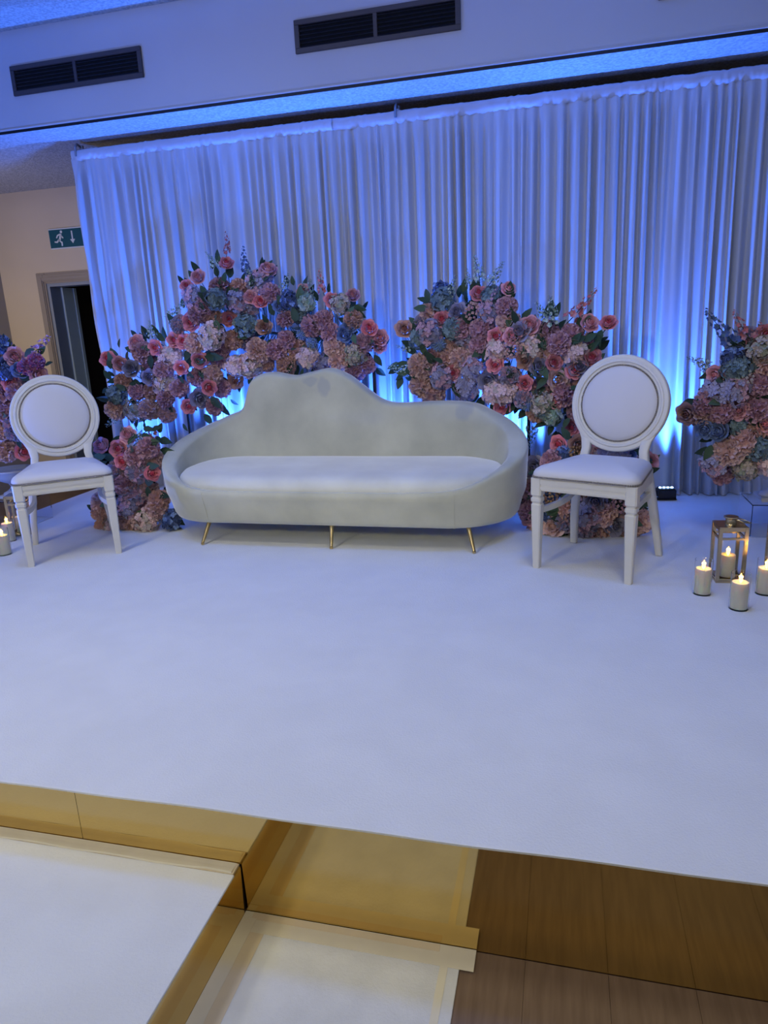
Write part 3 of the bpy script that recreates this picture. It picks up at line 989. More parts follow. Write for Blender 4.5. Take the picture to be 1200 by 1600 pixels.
def unit(mb, name, mats, smooth, angle=None):
    """scale the bloom to one unit across"""
    r = sorted(math.hypot(p[0], p[1]) for p in mb.v)[int(len(mb.v) * 0.97)]
    mb.v = [(p[0] / (2 * r), p[1] / (2 * r), p[2] / (2 * r)) for p in mb.v]
    return mb.mesh(name, mats, smooth, angle)


def rose_mesh(name, mats, seed, openness=1.0):
    rnd = random.Random(seed)
    mb = MB()
    mb.lathe([(0.10, -.32), (0.115, -0.05), (0.08, 0.07), (0.02, 0.13)], 9, mi=1)
    for k in range(3):
        petal(mb, k * 2.1 + rnd.uniform(-.2, .2), 0.05, -0.30, 0.50, 0.12, 4, -16, 0.07, 1, ruffle=0.006, rnd=rnd)
    for k in range(4):
        petal(mb, k * 1.57 + 0.4 + rnd.uniform(-.2, .2), 0.12, -0.32, 0.53, 0.19, 6, -4, 0.11, 1, ruffle=0.008, rnd=rnd)
    for k in range(5):
        petal(mb, k * 1.257 + 0.9 + rnd.uniform(-.2, .2), 0.18, -0.34, 0.56, 0.25, 8, 12 * openness, 0.13, 0, ruffle=0.010, rnd=rnd)
    for k in range(5):
        petal(mb, k * 1.257 + 0.3 + rnd.uniform(-.2, .2), 0.22, -0.36, 0.56, 0.31, 16, 34 * openness, 0.14, 0, ruffle=0.012, rnd=rnd)
    for k in range(6):
        petal(mb, k * 1.047 + 0.7 + rnd.uniform(-.2, .2), 0.22, -0.38, 0.52, 0.33, 34, 66 * openness, 0.10, 0, ruffle=0.014, rnd=rnd)
    for k in range(5):
        petal(mb, k * 1.257 + rnd.uniform(-.2, .2), 0.06, -0.42, 0.34, 0.06, 70, 95, 0.0, 2, nu=2, nv=2, tip=1.0)
    return unit(mb, name, mats, True)


def carnation_mesh(name, mats, seed, n=64, wd=0.15):
    """frilled bloom: narrow petals set on edge all over a dome"""
    rnd = random.Random(seed)
    mb = MB()
    for i in range(n):
        t = (i + .5) / n
        ph = math.acos(1 - 1.25 * t)
        th = i * 2.39996 + rnd.uniform(-.2, .2)
        d = Vector((math.sin(ph) * math.cos(th), math.sin(ph) * math.sin(th), math.cos(ph) * 0.8)).normalized()
        a = d.orthogonal().normalized()
        b = d.cross(a)
        an = rnd.uniform(0, 3.14)
        e = a * math.cos(an) + b * math.sin(an)
        f = d.cross(e)
        w = wd * rnd.uniform(.8, 1.25)
        L = rnd.uniform(.44, .54)
        o = Vector((0, 0, -0.18))
        vs = []
        nu = 4
        for j, (q, ww) in enumerate(((.20, .35), (.72, .85), (1.0, 1.15))):
            for u in range(nu + 1):
                uu = -1 + 2 * u / nu
                wav = (0.045 if j == 2 else 0.02) * (1 if u % 2 else -1) * (j > 0) + 0.05 * uu * uu * (j > 0)
                vs.append(o + d * (L * q * (1 - 0.08 * uu * uu)) + e * (w * ww * uu) + f * (wav + rnd.uniform(-.012, .012)))
        fs = [(j * (nu + 1) + u, j * (nu + 1) + u + 1, (j + 1) * (nu + 1) + u + 1, (j + 1) * (nu + 1) + u) for j in range(2) for u in range(nu)]
        mb.add(vs, fs, int(rnd.random() < 0.3))
    mb.lathe([(0.03, -.34), (0.20, -.26), (0.30, -0.12), (0.26, 0.02), (0.05, 0.12)], 10, mi=1)
    return unit(mb, name, mats, False)


def hydrangea_mesh(name, mats, seed, nf=64):
    rnd = random.Random(seed)
    mb = MB()
    for i in range(nf):
        t = (i + .5) / nf
        ph = math.acos(1 - 1.45 * t)
        th = i * 2.39996
        d = Vector((math.sin(ph) * math.cos(th), math.sin(ph) * math.sin(th), math.cos(ph)))
        c = d * 0.44 * rnd.uniform(.78, 1.10) + Vector((0, 0, -0.05))
        dd = (d + Vector((rnd.uniform(-.6, .6), rnd.uniform(-.6, .6), rnd.uniform(-.6, .6)))).normalized()
        a = dd.orthogonal().normalized()
        b = dd.cross(a)
        rot = rnd.uniform(0, 3)
        L = rnd.uniform(.12, .19)
        mi = int(rnd.random() < 0.35)
        for k in range(4):
            an = rot + k * math.pi / 2
            e = a * math.cos(an) + b * math.sin(an)
            s = a * -math.sin(an) + b * math.cos(an)
            mb.add([c, c + e * L * .6 + s * L * .48 + dd * .03, c + e * L + dd * .012, c + e * L * .6 - s * L * .48 + dd * .03], [(0, 1, 2), (0, 2, 3)], mi)
    mb.lathe([(0.03, -.32), (0.22, -.24), (0.30, -0.05), (0.24, 0.15), (0.05, 0.25)], 12, mi=1)
    return unit(mb, name, mats, False)


def pompom_mesh(name, mats, seed, n=60, spike=0.16, core=0.34):
    rnd = random.Random(seed)
    mb = MB()
    for i in range(n):
        t = (i + .5) / n
        ph = math.acos(1 - 1.6 * t)
        th = i * 2.39996
        d = Vector((math.sin(ph) * math.cos(th), math.sin(ph) * math.sin(th), math.cos(ph)))
        a = d.orthogonal().normalized()
        b = d.cross(a)
        c = d * core
        r = 0.075
        L = spike * rnd.uniform(.7, 1.2)
        mb.add([c + a * r, c + b * r, c - a * r, c - b * r, c + d * L + a * .03, c + d * L - a * .03], [(0, 1, 4), (1, 5, 4), (1, 2, 5), (2, 3, 5), (3, 4, 5), (3, 0, 4)], int(rnd.random() < .3))
    mb.lathe([(0.05, -.3), (0.26, -.2), (0.33, 0.0), (0.25, 0.22), (0.05, 0.33)], 10, mi=0)
    return mb.mesh(name, mats)


def budcluster_mesh(name, mats, seed, n=46):
    rnd = random.Random(seed)
    mb = MB()
    for i in range(n):
        t = (i + .5) / n
        ph = math.acos(1 - 1.5 * t)
        th = i * 2.39996
        d = Vector((math.sin(ph) * math.cos(th), math.sin(ph) * math.sin(th), math.cos(ph)))
        c = d * 0.42 * rnd.uniform(.75, 1.05)
        bead(mb, c, rnd.uniform(.055, .085))
        mb.mi[-8:] = [int(rnd.random() < .35)] * 8
        if i % 3 == 0:
            n0 = len(mb.v)
            mb.tube([(0, 0, -.35), c], 0.012, 3, mi=2)
    return mb.mesh(name, mats)


def spike_mesh(name, mats, seed, n=22, w=0.10, thin=False):
    """flower spike one unit long growing along +Z, blooms shrinking towards the tip"""
    rnd = random.Random(seed)
    mb = MB()
    bend = rnd.uniform(-.12, .12)
    ax = lambda t: Vector((bend * t * t, 0.05 * math.sin(t * 4), t))
    mb.tube([ax(k / 8) for k in range(9)], [0.014 - 0.010 * k / 8 for k in range(9)], 5, mi=2)
    for i in range(n):
        t = 0.12 + 0.87 * i / (n - 1)
        th = i * 2.39996
        size = w * (1.15 - 0.85 * t) * (0.6 if thin else 1)
        out = Vector((math.cos(th), math.sin(th), 0.25)).normalized()
        c = ax(t) + out * rnd.uniform(.6, 1.15) * ((0.22 if thin else 0.15) * (1.1 - 0.8 * t))
        if thin:
            mb.tube([ax(t), c], 0.005, 3, mi=2)
        a = out.orthogonal().normalized()
        b = out.cross(a)
        np_ = 5
        rot = rnd.uniform(0, 2)
        for k in range(np_):
            an = rot + 2 * math.pi * k / np_
            e = a * math.cos(an) + b * math.sin(an)
            s = a * -math.sin(an) + b * math.cos(an)
            mb.add([c - out * size * .2, c + e * size * .6 + s * size * .42 + out * size * .2, c + e * size + out * size * .35, c + e * size * .6 - s * size * .42 + out * size * .2], [(0, 1, 2), (0, 2, 3)], int(rnd.random() < .35))
    return mb.mesh(name, mats)


def leaf_mesh(name, m, bend=0.25, wd=0.26):
    vs, fs = [], []
    prof = [(0, .02), (.15, .6), (.38, 1.0), (.65, .82), (.86, .42), (1.0, .02)]
    for (t, w_) in prof:
        z = -bend * t * t
        vs += [(-wd * w_, t, z + 0.05 * w_), (0, t, z - 0.02), (wd * w_, t, z + 0.05 * w_)]
    for k in range(len(prof) - 1):
        a = k * 3
        fs += [(a, a + 1, a + 4, a + 3), (a + 1, a + 2, a + 5, a + 4)]
    return MB().add(vs, fs).mesh(name, m, True)


C = lambda n, c, r=0.10: flower_mat(n, c, r)
coral, coral_d = C('coral_pink_petal', (0.95, 0.38, 0.42)), C('deep_pink_petal', (0.80, 0.085, 0.15))
pinkl = C('soft_pink_petal', (0.92, 0.48, 0.52))
mauve, mauve_d = C('dusty_mauve_petal', (0.62, 0.36, 0.43)), C('dark_mauve_petal', (0.42, 0.20, 0.27))
lav, lav_d = C('grey_lavender_petal', (0.36, 0.33, 0.46)), C('dark_lavender_petal', (0.20, 0.17, 0.27))
blush, blush_d = C('blush_petal', (0.84, 0.57, 0.52)), C('dark_blush_petal', (0.68, 0.41, 0.38))  # second tone is a deeper blush for some petals and the core
peach, peach_d = C('peach_tan_petal', (0.68, 0.39, 0.30)), C('rust_petal', (0.38, 0.14, 0.10))
bluef, bluef_d = C('sky_blue_petal', (0.20, 0.30, 0.56)), C('dark_blue_petal', (0.06, 0.10, 0.24))
dusty, dusty_d = C('dusty_blue_green_petal', (0.20, 0.28, 0.30)), C('dusty_teal_petal', (0.10, 0.16, 0.18))
cream, cream_d = C('cream_petal', (0.56, 0.45, 0.37)), C('pale_green_petal', (0.40, 0.42, 0.30))
sage, sage_d = C('sage_white_petal', (0.50, 0.58, 0.50)), C('sage_petal', (0.22, 0.33, 0.24))
tan, tan_d = C('ochre_bud', (0.50, 0.27, 0.10)), C('brown_bud', (0.34, 0.15, 0.07))
mag, mag_d = C('magenta_petal', (0.42, 0.10, 0.24)), C('purple_petal', (0.35, 0.18, 0.42))
redsp, redsp_d = C('coral_red_floret', (0.55, 0.15, 0.14)), C('dusty_pink_floret', (0.58, 0.27, 0.26))

# key: (object name, variants of mesh data, size in metres)
T = {}
def kind(key, name, meshes, size):
    T[key] = (name, meshes, size)

kind('r', 'rose', [rose_mesh('rose', [coral, coral_d, M_leaf], s, o_) for s, o_ in ((1, 1.0), (2, .85), (3, .7))], 0.106)
kind('p', 'rose', [rose_mesh('rose', [pinkl, coral, M_leaf], s, o_) for s, o_ in ((4, 1.0), (5, .8))], 0.106)
kind('P', 'rose', [rose_mesh('rose', [blush, peach, M_leaf], 6)], 0.130)
kind('l', 'rose', [rose_mesh('rose', [lav, lav_d, M_leaf], s) for s in (7, 8)], 0.128)
kind('d', 'rose', [rose_mesh('rose', [peach, peach_d, M_leaf], 9, .9)], 0.115)
kind('b', 'rose', [rose_mesh('rose', [bluef, bluef, M_leaf], 10, .8)], 0.105)
kind('c', 'carnation', [carnation_mesh('carnation', [mauve, mauve_d], s) for s in (1, 2, 3)], 0.140)
kind('C', 'carnation', [carnation_mesh('carnation', [blush, blush_d], s) for s in (4, 5)], 0.155)
kind('L', 'carnation', [carnation_mesh('carnation', [lav, mauve], s) for s in (6, 7)], 0.145)
kind('t', 'carnation', [carnation_mesh('carnation', [peach, blush_d], 8)], 0.135)
kind('m', 'carnation', [carnation_mesh('carnation', [mag, mag_d], 9)], 0.11)
kind('h', 'hydrangea', [hydrangea_mesh('hydrangea', [dusty, dusty_d], s) for s in (1, 2)], 0.150)
kind('H', 'hydrangea', [hydrangea_mesh('hydrangea', [blush, cream], s) for s in (3, 4)], 0.170)
kind('v', 'hydrangea', [hydrangea_mesh('hydrangea', [lav, mauve], s) for s in (5, 6)], 0.170)
kind('w', 'hydrangea', [hydrangea_mesh('hydrangea', [cream, cream_d], 7)], 0.150)
kind('g', 'hydrangea', [hydrangea_mesh('hydrangea', [sage, sage_d], 8)], 0.140)
kind('k', 'hydrangea', [hydrangea_mesh('hydrangea', [bluef_d, bluef], 9)], 0.130)
kind('o', 'pompom', [pompom_mesh('pompom', [bluef, dusty], 1)], 0.085)
kind('y', 'bud_cluster', [budcluster_mesh('bud_cluster', [tan, tan_d, M_stem], 1)], 0.12)
kind('Y', 'bud_cluster', [budcluster_mesh('bud_cluster', [peach, redsp_d, M_stem], 2)], 0.14)
kind('e', 'bud_cluster', [budcluster_mesh('bud_cluster', [cream, sage, M_stem], 3)], 0.11)
SP = {'R': ('flower_spike', spike_mesh('flower_spike', [redsp, redsp_d, M_stem], 1)),
      'G': ('green_spray', spike_mesh('green_spray', [sage, sage_d, M_stem], 2, 34, 0.14, True)),
      'B': ('flower_spike', spike_mesh('flower_spike', [bluef_d, dusty_d, M_stem], 3)),
      'M': ('flower_spike', spike_mesh('flower_spike', [mag_d, mauve, M_stem], 4))}
LEAVES = [leaf_mesh('leaf', M_leaf, .25, .26), leaf_mesh('leaf', M_leaf, .1, .22), leaf_mesh('leaf', M_leaf2, .35, .28)]


def inside(poly, x, y):
    c = False
    n = len(poly)
    for i in range(n):
        x1, y1 = poly[i]
        x2, y2 = poly[(i + 1) % n]
        if (y1 > y) != (y2 > y) and x < (x2 - x1) * (y - y1) / (y2 - y1) + x1:
            c = not c
    return c


def edge_dist(poly, x, y):
    best = 1e9
    n = len(poly)
    for i in range(n):
        ax, ay = poly[i]
        bx_, by_ = poly[(i + 1) % n]
        dx, dy = bx_ - ax, by_ - ay
        t = max(0, min(1, ((x - ax) * dx + (y - ay) * dy) / (dx * dx + dy * dy)))
        best = min(best, math.hypot(ax + t * dx - x, ay + t * dy - y))
    return best


def arrangement(name, base, label, poly, Y0, D, listed, spikes, fill, weights, seed, nleaf, spine, leaf_spots=(), extra=None, gap=21, group='pink and mauve flower arrangements'):
    """Y0: depth of the middle of the bouquet (number or function of photo x); D: how far it bulges to the front"""
    rnd = random.Random(seed)
    root = tag(empty(name, base), label, 'flowers', group)
    yfun = Y0 if callable(Y0) else (lambda x: Y0)
    placed = []
    stems = MB()
    spine3 = [at(x, y, yfun(x)) for x, y in spine]

    def near_spine(p):
        best, bq = 1e9, None
        for a, b in zip(spine3, spine3[1:]):
            ab = b - a
            t = max(0, min(1, (p - a).dot(ab) / max(1e-9, ab.length_squared)))
            q = a + ab * t
            if (q - p).length < best:
                best, bq = (q - p).length, q
        return bq

    def pos(x, y, push=0.0):
        inn = inside(poly, x, y)
        e = edge_dist(poly, x, y)
        e = e if inn else -e
        f = max(0.0, min(1.0, (e + 6) / 46))
        return at(x, y, yfun(x) - D * math.sqrt(1 - (1 - f) ** 2) + push)

    def put(key, x, y, push=0.0, sc=1.0):
        nm, ms, size = T[key]
        p = pos(x, y, push)
        q = near_spine(p) + Vector((0, 0.05, 0))
        out = (p - q)
        out = out.normalized() if out.length > 1e-4 else Vector((0, -1, 0))
        tocam = (Vector((0, 0, CAMZ)) - p).normalized()
        n = (out * 0.75 + tocam * 0.85 + Vector((rnd.uniform(-.35, .35), rnd.uniform(-.2, .2), rnd.uniform(-.15, .45)))).normalized()
        eu = (n.to_track_quat('Z', 'Y').to_matrix() @ Matrix.Rotation(rnd.uniform(0, 6.28), 3, 'Z')).to_euler()
        ob = link(nm, rnd.choice(ms), root, p - root.location, eu)
        s0 = size * sc * rnd.uniform(.90, 1.1)
        ob.scale = (s0 * rnd.uniform(.92, 1.08), s0 * rnd.uniform(.92, 1.08), s0 * rnd.uniform(.85, 1.1))
        b0 = p - n * size * 0.4
        stems.tube([b0 - root.location, (b0 * 0.5 + q * 0.5 + Vector((0, 0.02, -0.02))) - root.location, q - root.location], 0.003, 4)
        placed.append((x, y))

    for (key, x, y) in listed:
        put(key, x, y)
    tries, cnt = 0, 0
    xs = [p[0] for p in poly]
    ys = [p[1] for p in poly]
    while cnt < fill and tries < 6000:
        tries += 1
        x, y = rnd.uniform(min(xs), max(xs)), rnd.uniform(min(ys), max(ys))
        if not inside(poly, x, y) or edge_dist(poly, x, y) < 17:
            continue
        if min(((x - a) ** 2 + (y - b) ** 2 for a, b in placed), default=1e9) < gap ** 2:
            continue
        wts = weights(x, y) if callable(weights) else weights
        key = rnd.choices(list(wts), list(wts.values()))[0]
        put(key, x, y, push=0.05)
        cnt += 1
    for (key, x0, y0, x1, y1) in spikes:      # base -> tip
        nm, me = SP[key]
        a = pos(x0, y0, 0.02)
        b = at(x1, y1, a.y + rnd.uniform(-.04, .04))
        d = b - a
        eu = (d.to_track_quat('Z', 'Y').to_matrix() @ Matrix.Rotation(rnd.uniform(0, 6.28), 3, 'Z')).to_euler()
        link(nm, me, root, a - root.location, eu, d.length)
        q = near_spine(a)
        stems.tube([a - root.location, q - root.location], 0.003, 4)
    # leaves: between the blooms and as a dark bed behind them
    n = 0
    tries = 0
    spots = [(x, y, 0.0, a) for x, y, a in leaf_spots]
    while n < nleaf and tries < 9000:
        tries += 1
        x, y = rnd.uniform(min(xs) - 6, max(xs) + 6), rnd.uniform(min(ys) - 6, max(ys) + 6)
        if not inside(poly, x, y):
            continue
        spots.append((x, y, rnd.uniform(-0.015, 0.15), None))
        n += 1
    for (x, y, push, a) in spots:
        p = pos(x, y, push)
        if a is None:
            q = near_spine(p)
            d = (p - q)
            d = Vector((d.x, d.y * 0.4, d.z)) + Vector((rnd.uniform(-.12, .12), rnd.uniform(-.12, .02), rnd.uniform(-.12, .12)))
            L = rnd.uniform(0.06, 0.105)
        else:
            d = rt * math.cos(R(a)) + upv * math.sin(R(a))
            L = 0.085
        d.normalize()
        tocam = Vector((rnd.uniform(-.6, .6), -1, rnd.uniform(-.4, .9))).normalized()
        sx = d.cross(tocam).normalized()
        nz = sx.cross(d)
        mtx = Matrix((sx, d, nz)).transposed()
        link('leaf', rnd.choice(LEAVES), root, p - root.location - (d * L * .3 if a is None else Vector((0, 0, 0))), mtx.to_euler(), L)
    if extra:
        extra(root, stems)
    tag(stems.build('stems', M_stem, root), kind='stuff')
    return root


def stand(root, poles, cross):
    for (x, y, z1) in poles:
        b = root.location
        MB().box(x - b.x - 0.12, x - b.x + 0.12, y - b.y - 0.10, y - b.y + 0.10, 0.0, 0.008, 0.002).build('stand_base', M_black, root)
        MB().tube([(x - b.x, y - b.y, 0.008), (x - b.x, y - b.y, z1)], 0.011, 10).build('stand_pole', M_black, root)
    MB().tube([p - root.location for p in cross], 0.010, 8).build('stand_bar', M_black, root)


WM = dict(c=5, C=3, v=3, h=2, L=2, H=2, t=1.2, k=0.6, g=0.6)
def w_arch(x, y):
    d = dict(WM)
    if y > 530:
        d.update(C=6, H=5, c=3)
    return d
def w_floor(x, y):
    d = dict(c=3, C=3, v=2, L=2, t=2.5, k=1, Y=1, h=.5)
    if y > 780:
        d.update(t=4, C=5, H=4)
    return d

polyL = [(158, 600), (160, 565), (168, 545), (200, 525), (228, 520), (256, 500), (276, 470), (283, 440), (305, 425), (345, 400), (366, 400), (388, 428), (425, 410), (442, 440), (490, 440), (520, 450), (560, 468), (586, 500), (602, 525), (598, 545), (582, 570), (568, 592), (540, 592), (500, 588), (440, 590), (400, 588), (372, 606), (360, 642), (330, 656), (290, 668), (240, 666), (200, 660), (172, 640)]
listL = [('r', 354, 410), ('p', 309, 432), ('r', 291, 446), ('r', 407, 470), ('r', 358, 498), ('r', 298, 503), ('r', 271, 531), ('r', 286, 533), ('p', 212, 534), ('r', 242, 543), ('r', 168, 560), ('p', 187, 568),
         ('r', 312, 563), ('r', 283, 575), ('r', 327, 606), ('r', 295, 635), ('d', 368, 596), ('p', 419, 420), ('l', 204, 575), ('l', 233, 590), ('l', 313, 623),
         ('c', 220, 550), ('c', 254, 576), ('c', 212, 611), ('c', 280, 609), ('c', 258, 624), ('c', 348, 609), ('c', 336, 637), ('c', 345, 541), ('c', 343, 560), ('c', 318, 476), ('c', 308, 489), ('c', 341, 446), ('L', 280, 505),
         ('C', 303, 538), ('H', 331, 525), ('C', 401, 548), ('C', 387, 568), ('H', 369, 572), ('t', 364, 532), ('d', 412, 510), ('C', 182, 640), ('w', 210, 642), ('C', 233, 642),
         ('h', 338, 467), ('h', 385, 506), ('v', 369, 471), ('h', 182, 617), ('v', 301, 464), ('p', 392, 463),
         ('r', 519, 468), ('p', 551, 460), ('r', 577, 512), ('p', 594, 527), ('p', 594, 541), ('p', 474, 454),
         ('o', 471, 523), ('o', 487, 536), ('b', 539, 521), ('b', 547, 508), ('k', 452, 469), ('b', 438, 478),
         ('c', 445, 497), ('c', 486, 508), ('c', 516, 519), ('c', 447, 530), ('c', 431, 547), ('c', 421, 456), ('c', 505, 499), ('c', 568, 537),
         ('C', 521, 541), ('C', 530, 566), ('C', 404, 552), ('H', 391, 572), ('H', 482, 560), ('w', 556, 553), ('c', 570, 570), ('c', 556, 580), ('t', 447, 573), ('t', 551, 497), ('w', 532, 475), ('g', 478, 472)]
spL = [('R', 354, 400, 353, 362), ('G', 338, 422, 323, 393), ('B', 390, 432, 378, 386), ('G', 240, 530, 232, 500), ('G', 264, 505, 283, 472), ('R', 507, 462, 495, 420), ('G', 476, 478, 488, 438), ('G', 482, 470, 470, 440), ('G', 400, 450, 386, 415), ('G', 440, 455, 450, 425), ('G', 192, 650, 168, 664)]
lvL = [(352, 425, -100), (313, 446, -60), (405, 438, 100), (412, 440, 60), (548, 480, -150), (552, 478, -20), (554, 484, -40), (170, 570, -20), (235, 555, -90), (584, 555, -50), (586, 575, -40), (338, 500, -90), (420, 530, -80), (330, 540, 30)]


def fxL(root, stems):
    stand(root, [(-2.62, 4.56, 0.95), (-1.20, 4.50, 0.95)], [at(215, 600, 4.56), at(275, 590, 4.56), at(330, 545, 4.58), at(420, 520, 4.60), at(560, 535, 4.60)])


arrangement('flower_arch', (-1.9, 4.56, ST), 'large pink and mauve flower arch behind left half of sofa', polyL, lambda x: 4.60 if x > 340 else 4.50, 0.22, listL, spL, 26, w_arch, 101, 265,
            [(195, 610), (240, 595), (300, 540), (350, 500), (430, 520), (560, 535)], lvL, fxL)

polyR = [(612, 580), (640, 545), (628, 512), (650, 482), (672, 462), (700, 458), (740, 445), (796, 440), (802, 480), (830, 490), (855, 482), (890, 500), (922, 492), (958, 500), (946, 530), (950, 560), (934, 600), (922, 640), (916, 672), (880, 688), (850, 668), (820, 655), (780, 648), (762, 628), (700, 630), (652, 622), (642, 592)]
listR = [('d', 632, 513), ('r', 690, 498), ('r', 748, 457), ('p', 795, 450), ('r', 774, 524), ('p', 828, 507), ('p', 922, 504), ('r', 951, 503), ('r', 773, 570), ('r', 707, 583), ('d', 820, 564), ('r', 866, 566), ('r', 897, 579), ('r', 925, 558), ('r', 820, 599), ('P', 872, 593), ('r', 784, 636), ('r', 893, 668),
         ('l', 713, 487), ('l', 762, 595), ('l', 811, 517), ('l', 843, 572), ('l', 905, 572), ('o', 686, 538), ('o', 825, 632), ('c', 749, 539), ('c', 874, 534), ('c', 720, 510), ('c', 752, 513), ('c', 791, 477),
         ('C', 655, 572), ('C', 658, 604), ('C', 678, 615), ('C', 720, 562), ('H', 772, 614), ('v', 727, 604), ('Y', 801, 546), ('Y', 741, 489), ('h', 691, 468), ('h', 707, 513), ('v', 738, 575), ('g', 863, 650), ('c', 882, 617), ('p', 868, 628), ('h', 655, 528), ('v', 672, 520), ('v', 690, 590), ('c', 905, 640), ('H', 790, 612), ('L', 815, 625), ('t', 836, 645), ('w', 845, 630), ('L', 795, 590), ('k', 690, 455), ('g', 848, 640), ('p', 800, 525)]
spR = [('R', 886, 505, 929, 450), ('M', 768, 472, 778, 445), ('G', 750, 450, 746, 398), ('G', 762, 448, 790, 412), ('G', 735, 450, 726, 420), ('G', 860, 515, 862, 462), ('G', 850, 505, 838, 470), ('G', 645, 580, 606, 575), ('G', 648, 545, 618, 540), ('G', 700, 470, 715, 432), ('B', 708, 478, 700, 448), ('G', 830, 660, 832, 700), ('G', 925, 520, 935, 545)]
lvR = [(672, 470, 120), (672, 472, 160), (668, 480, 190), (740, 478, -120), (752, 482, -40), (790, 500, -40), (640, 580, 190), (628, 588, -110), (940, 515, -110), (930, 520, -70), (915, 525, -150), (840, 545, 60), (850, 548, 90), (760, 545, -100), (795, 575, -90), (855, 590, -140)]


def fxR(root, stems):
    stand(root, [(-0.20, 4.42, 1.0), (0.05, 4.42, 0.9)], [at(660, 560, 4.5), at(740, 540, 4.5), at(820, 560, 4.42), at(890, 620, 4.42)])


arrangement('flower_arch', (-0.3, 4.45, ST), 'pink and lavender flower arch behind right end of sofa', polyR, lambda x: 4.56 if x < 740 else (4.40 if x > 800 else 4.56 - 0.16 * (x - 740) / 60), 0.20, listR, spR, 20, w_arch, 202, 230,
            [(655, 570), (740, 545), (820, 560), (880, 600), (890, 650)], lvR, fxR)

polyFL = [(150, 705), (160, 685), (185, 672), (210, 668), (245, 668), (264, 690), (266, 740), (272, 790), (292, 824), (232, 832), (160, 835), (142, 818), (140, 786), (166, 762), (160, 735)]
listFL = [('r', 191, 721), ('r', 238, 740), ('r', 184, 701), ('p', 157, 696), ('p', 199, 679), ('c', 198, 757), ('L', 207, 773), ('v', 199, 790), ('L', 215, 739), ('c', 212, 715), ('H', 233, 812), ('C', 247, 795), ('t', 204, 814), ('t', 156, 800), ('t', 160, 822), ('C', 155, 786), ('k', 268, 812), ('t', 250, 782), ('C', 225, 815), ('L', 180, 735), ('H', 180, 820), ('c', 230, 700)]
spFL = [('R', 238, 668, 240, 708), ('G', 222, 672, 214, 700), ('R', 245, 700, 243, 722)]
arrangement('floor_flowers', (-2.5, 3.85, ST), 'tall floor bouquet between left chair and sofa', polyFL, 3.86, 0.16, listFL, spFL, 18, w_floor, 303, 90,
            [(205, 690), (215, 740), (215, 800), (215, 838)], [(165, 712, 190), (172, 690, -60), (200, 695, 60), (230, 760, -80), (240, 775, -100)], None)

polyFR = [(822, 745), (832, 705), (860, 690), (910, 684), (960, 690), (1018, 715), (1014, 745), (1002, 770), (1012, 800), (1010, 830), (980, 846), (900, 856), (850, 846), (826, 815), (816, 775)]
listFR = [('r', 872, 694), ('d', 904, 695), ('y', 902, 708), ('l', 833, 731), ('r', 940, 696), ('p', 1015, 722), ('v', 956, 710), ('b', 981, 712), ('c', 860, 723), ('y', 860, 773), ('b', 856, 780), ('t', 887, 798), ('P', 863, 822), ('P', 876, 836), ('L', 885, 815), ('L', 913, 823), ('v', 914, 804), ('l', 930, 784), ('C', 943, 802), ('Y', 970, 786), ('l', 963, 822), ('t', 938, 834), ('y', 901, 845), ('c', 823, 762), ('c', 825, 797), ('p', 826, 808), ('C', 1004, 813), ('c', 985, 750), ('C', 840, 835), ('t', 985, 830)]
spFR = [('G', 990, 700, 975, 676)]
arrangement('floor_flowers', (0.05, 4.02, ST), 'tall floor bouquet behind right chair', polyFR, 4.02, 0.20, listFR, spFR, 26, w_floor, 404, 110,
            [(890, 700), (915, 750), (920, 800), (920, 850)], [(920, 690, 60), (890, 688, 120)], None)

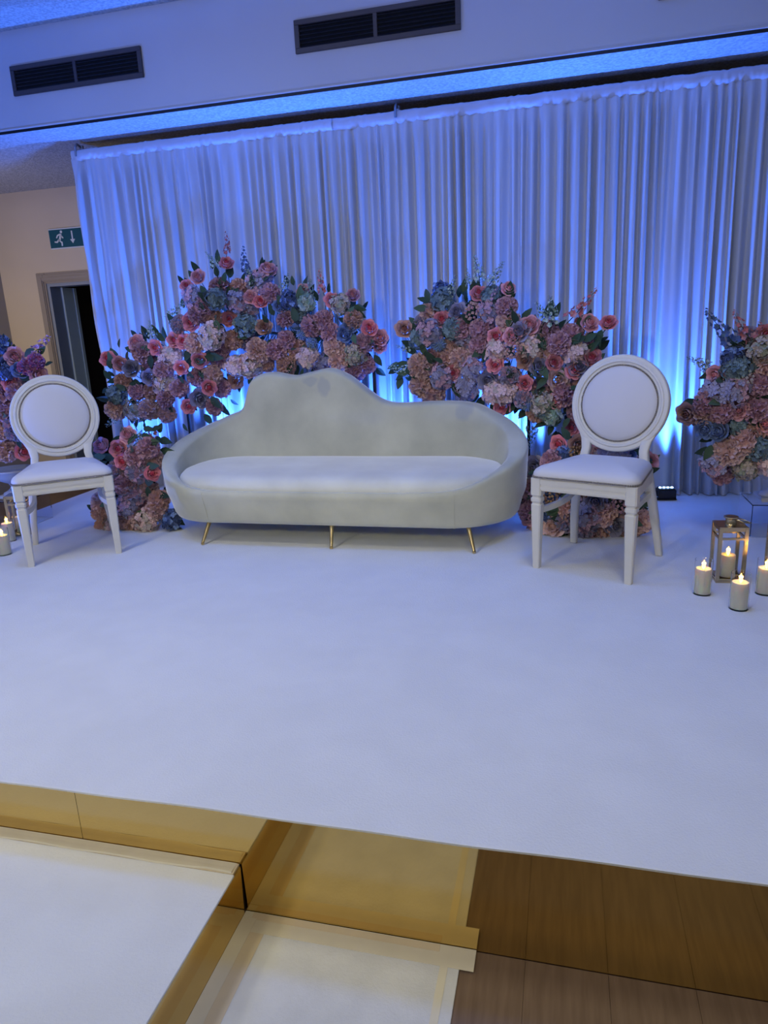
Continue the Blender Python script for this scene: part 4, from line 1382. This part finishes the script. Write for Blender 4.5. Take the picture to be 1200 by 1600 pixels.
polyUL = [(-75, 600), (-50, 550), (-10, 528), (10, 530), (30, 545), (72, 545), (80, 575), (72, 605), (60, 640), (46, 690), (42, 716), (0, 722), (-40, 715), (-70, 670)]
listUL = [('r', 17, 599), ('p', 61, 586), ('p', 23, 557), ('r', 38, 706), ('m', 58, 563), ('m', 43, 572), ('b', 9, 570), ('b', 32, 578), ('k', 2, 537), ('k', 10, 583), ('c', 27, 615), ('c', 4, 620), ('c', 12, 644), ('L', 24, 661), ('L', 26, 674), ('t', 2, 670), ('C', 7, 704), ('c', -15, 600), ('r', -35, 640), ('C', -20, 690), ('h', -40, 570)]
spUL = [('M', 48, 556, 80, 526), ('B', 5, 560, 2, 525), ('M', 45, 570, 62, 545)]
arrangement('urn_flowers', (PLX, PLY, ST + 0.35), 'pink and blue bouquet in urn at left edge of photo', polyUL, PLY, 0.16, listUL, spUL, 18, dict(c=5, C=2, v=2, L=3, h=1), 505, 80,
            [(10, 600), (10, 660), (8, 712)], [(30, 590, 0), (45, 600, -30)], None)

polyUR = [(1066, 648), (1090, 615), (1108, 582), (1132, 548), (1160, 505), (1200, 505), (1250, 540), (1295, 600), (1300, 660), (1270, 715), (1200, 745), (1140, 742), (1112, 728), (1086, 684)]
listUR = [('p', 1154, 641), ('p', 1117, 586), ('d', 1072, 647), ('b', 1100, 672), ('b', 1122, 674), ('c', 1188, 598), ('c', 1126, 644), ('c', 1102, 628), ('v', 1146, 612), ('C', 1160, 690), ('C', 1138, 708), ('w', 1164, 732), ('p', 1196, 662), ('d', 1178, 678), ('w', 1192, 546), ('e', 1158, 592), ('C', 1198, 568), ('v', 1116, 722), ('c', 1127, 738), ('r', 1198, 524), ('h', 1190, 700), ('k', 1145, 560), ('h', 1150, 576), ('c', 1180, 640), ('r', 1240, 620), ('C', 1240, 690), ('c', 1230, 570), ('H', 1205, 720)]
spUR = [('R', 1180, 540, 1148, 484), ('B', 1160, 548, 1104, 482), ('G', 1112, 578, 1076, 555), ('R', 1200, 540, 1190, 500)]
arrangement('urn_flowers', (PRX, PRY, ST + 0.35), 'pink and cream bouquet in urn at right edge of photo', polyUR, PRY, 0.18, listUR, spUR, 22, dict(c=5, C=3, v=2, L=2, h=2, t=1), 606, 100,
            [(1190, 560), (1195, 640), (1200, 715)], [(1130, 590, -30), (1125, 600, -60), (1112, 695, -110), (1180, 620, 0), (1170, 655, -30)], None)
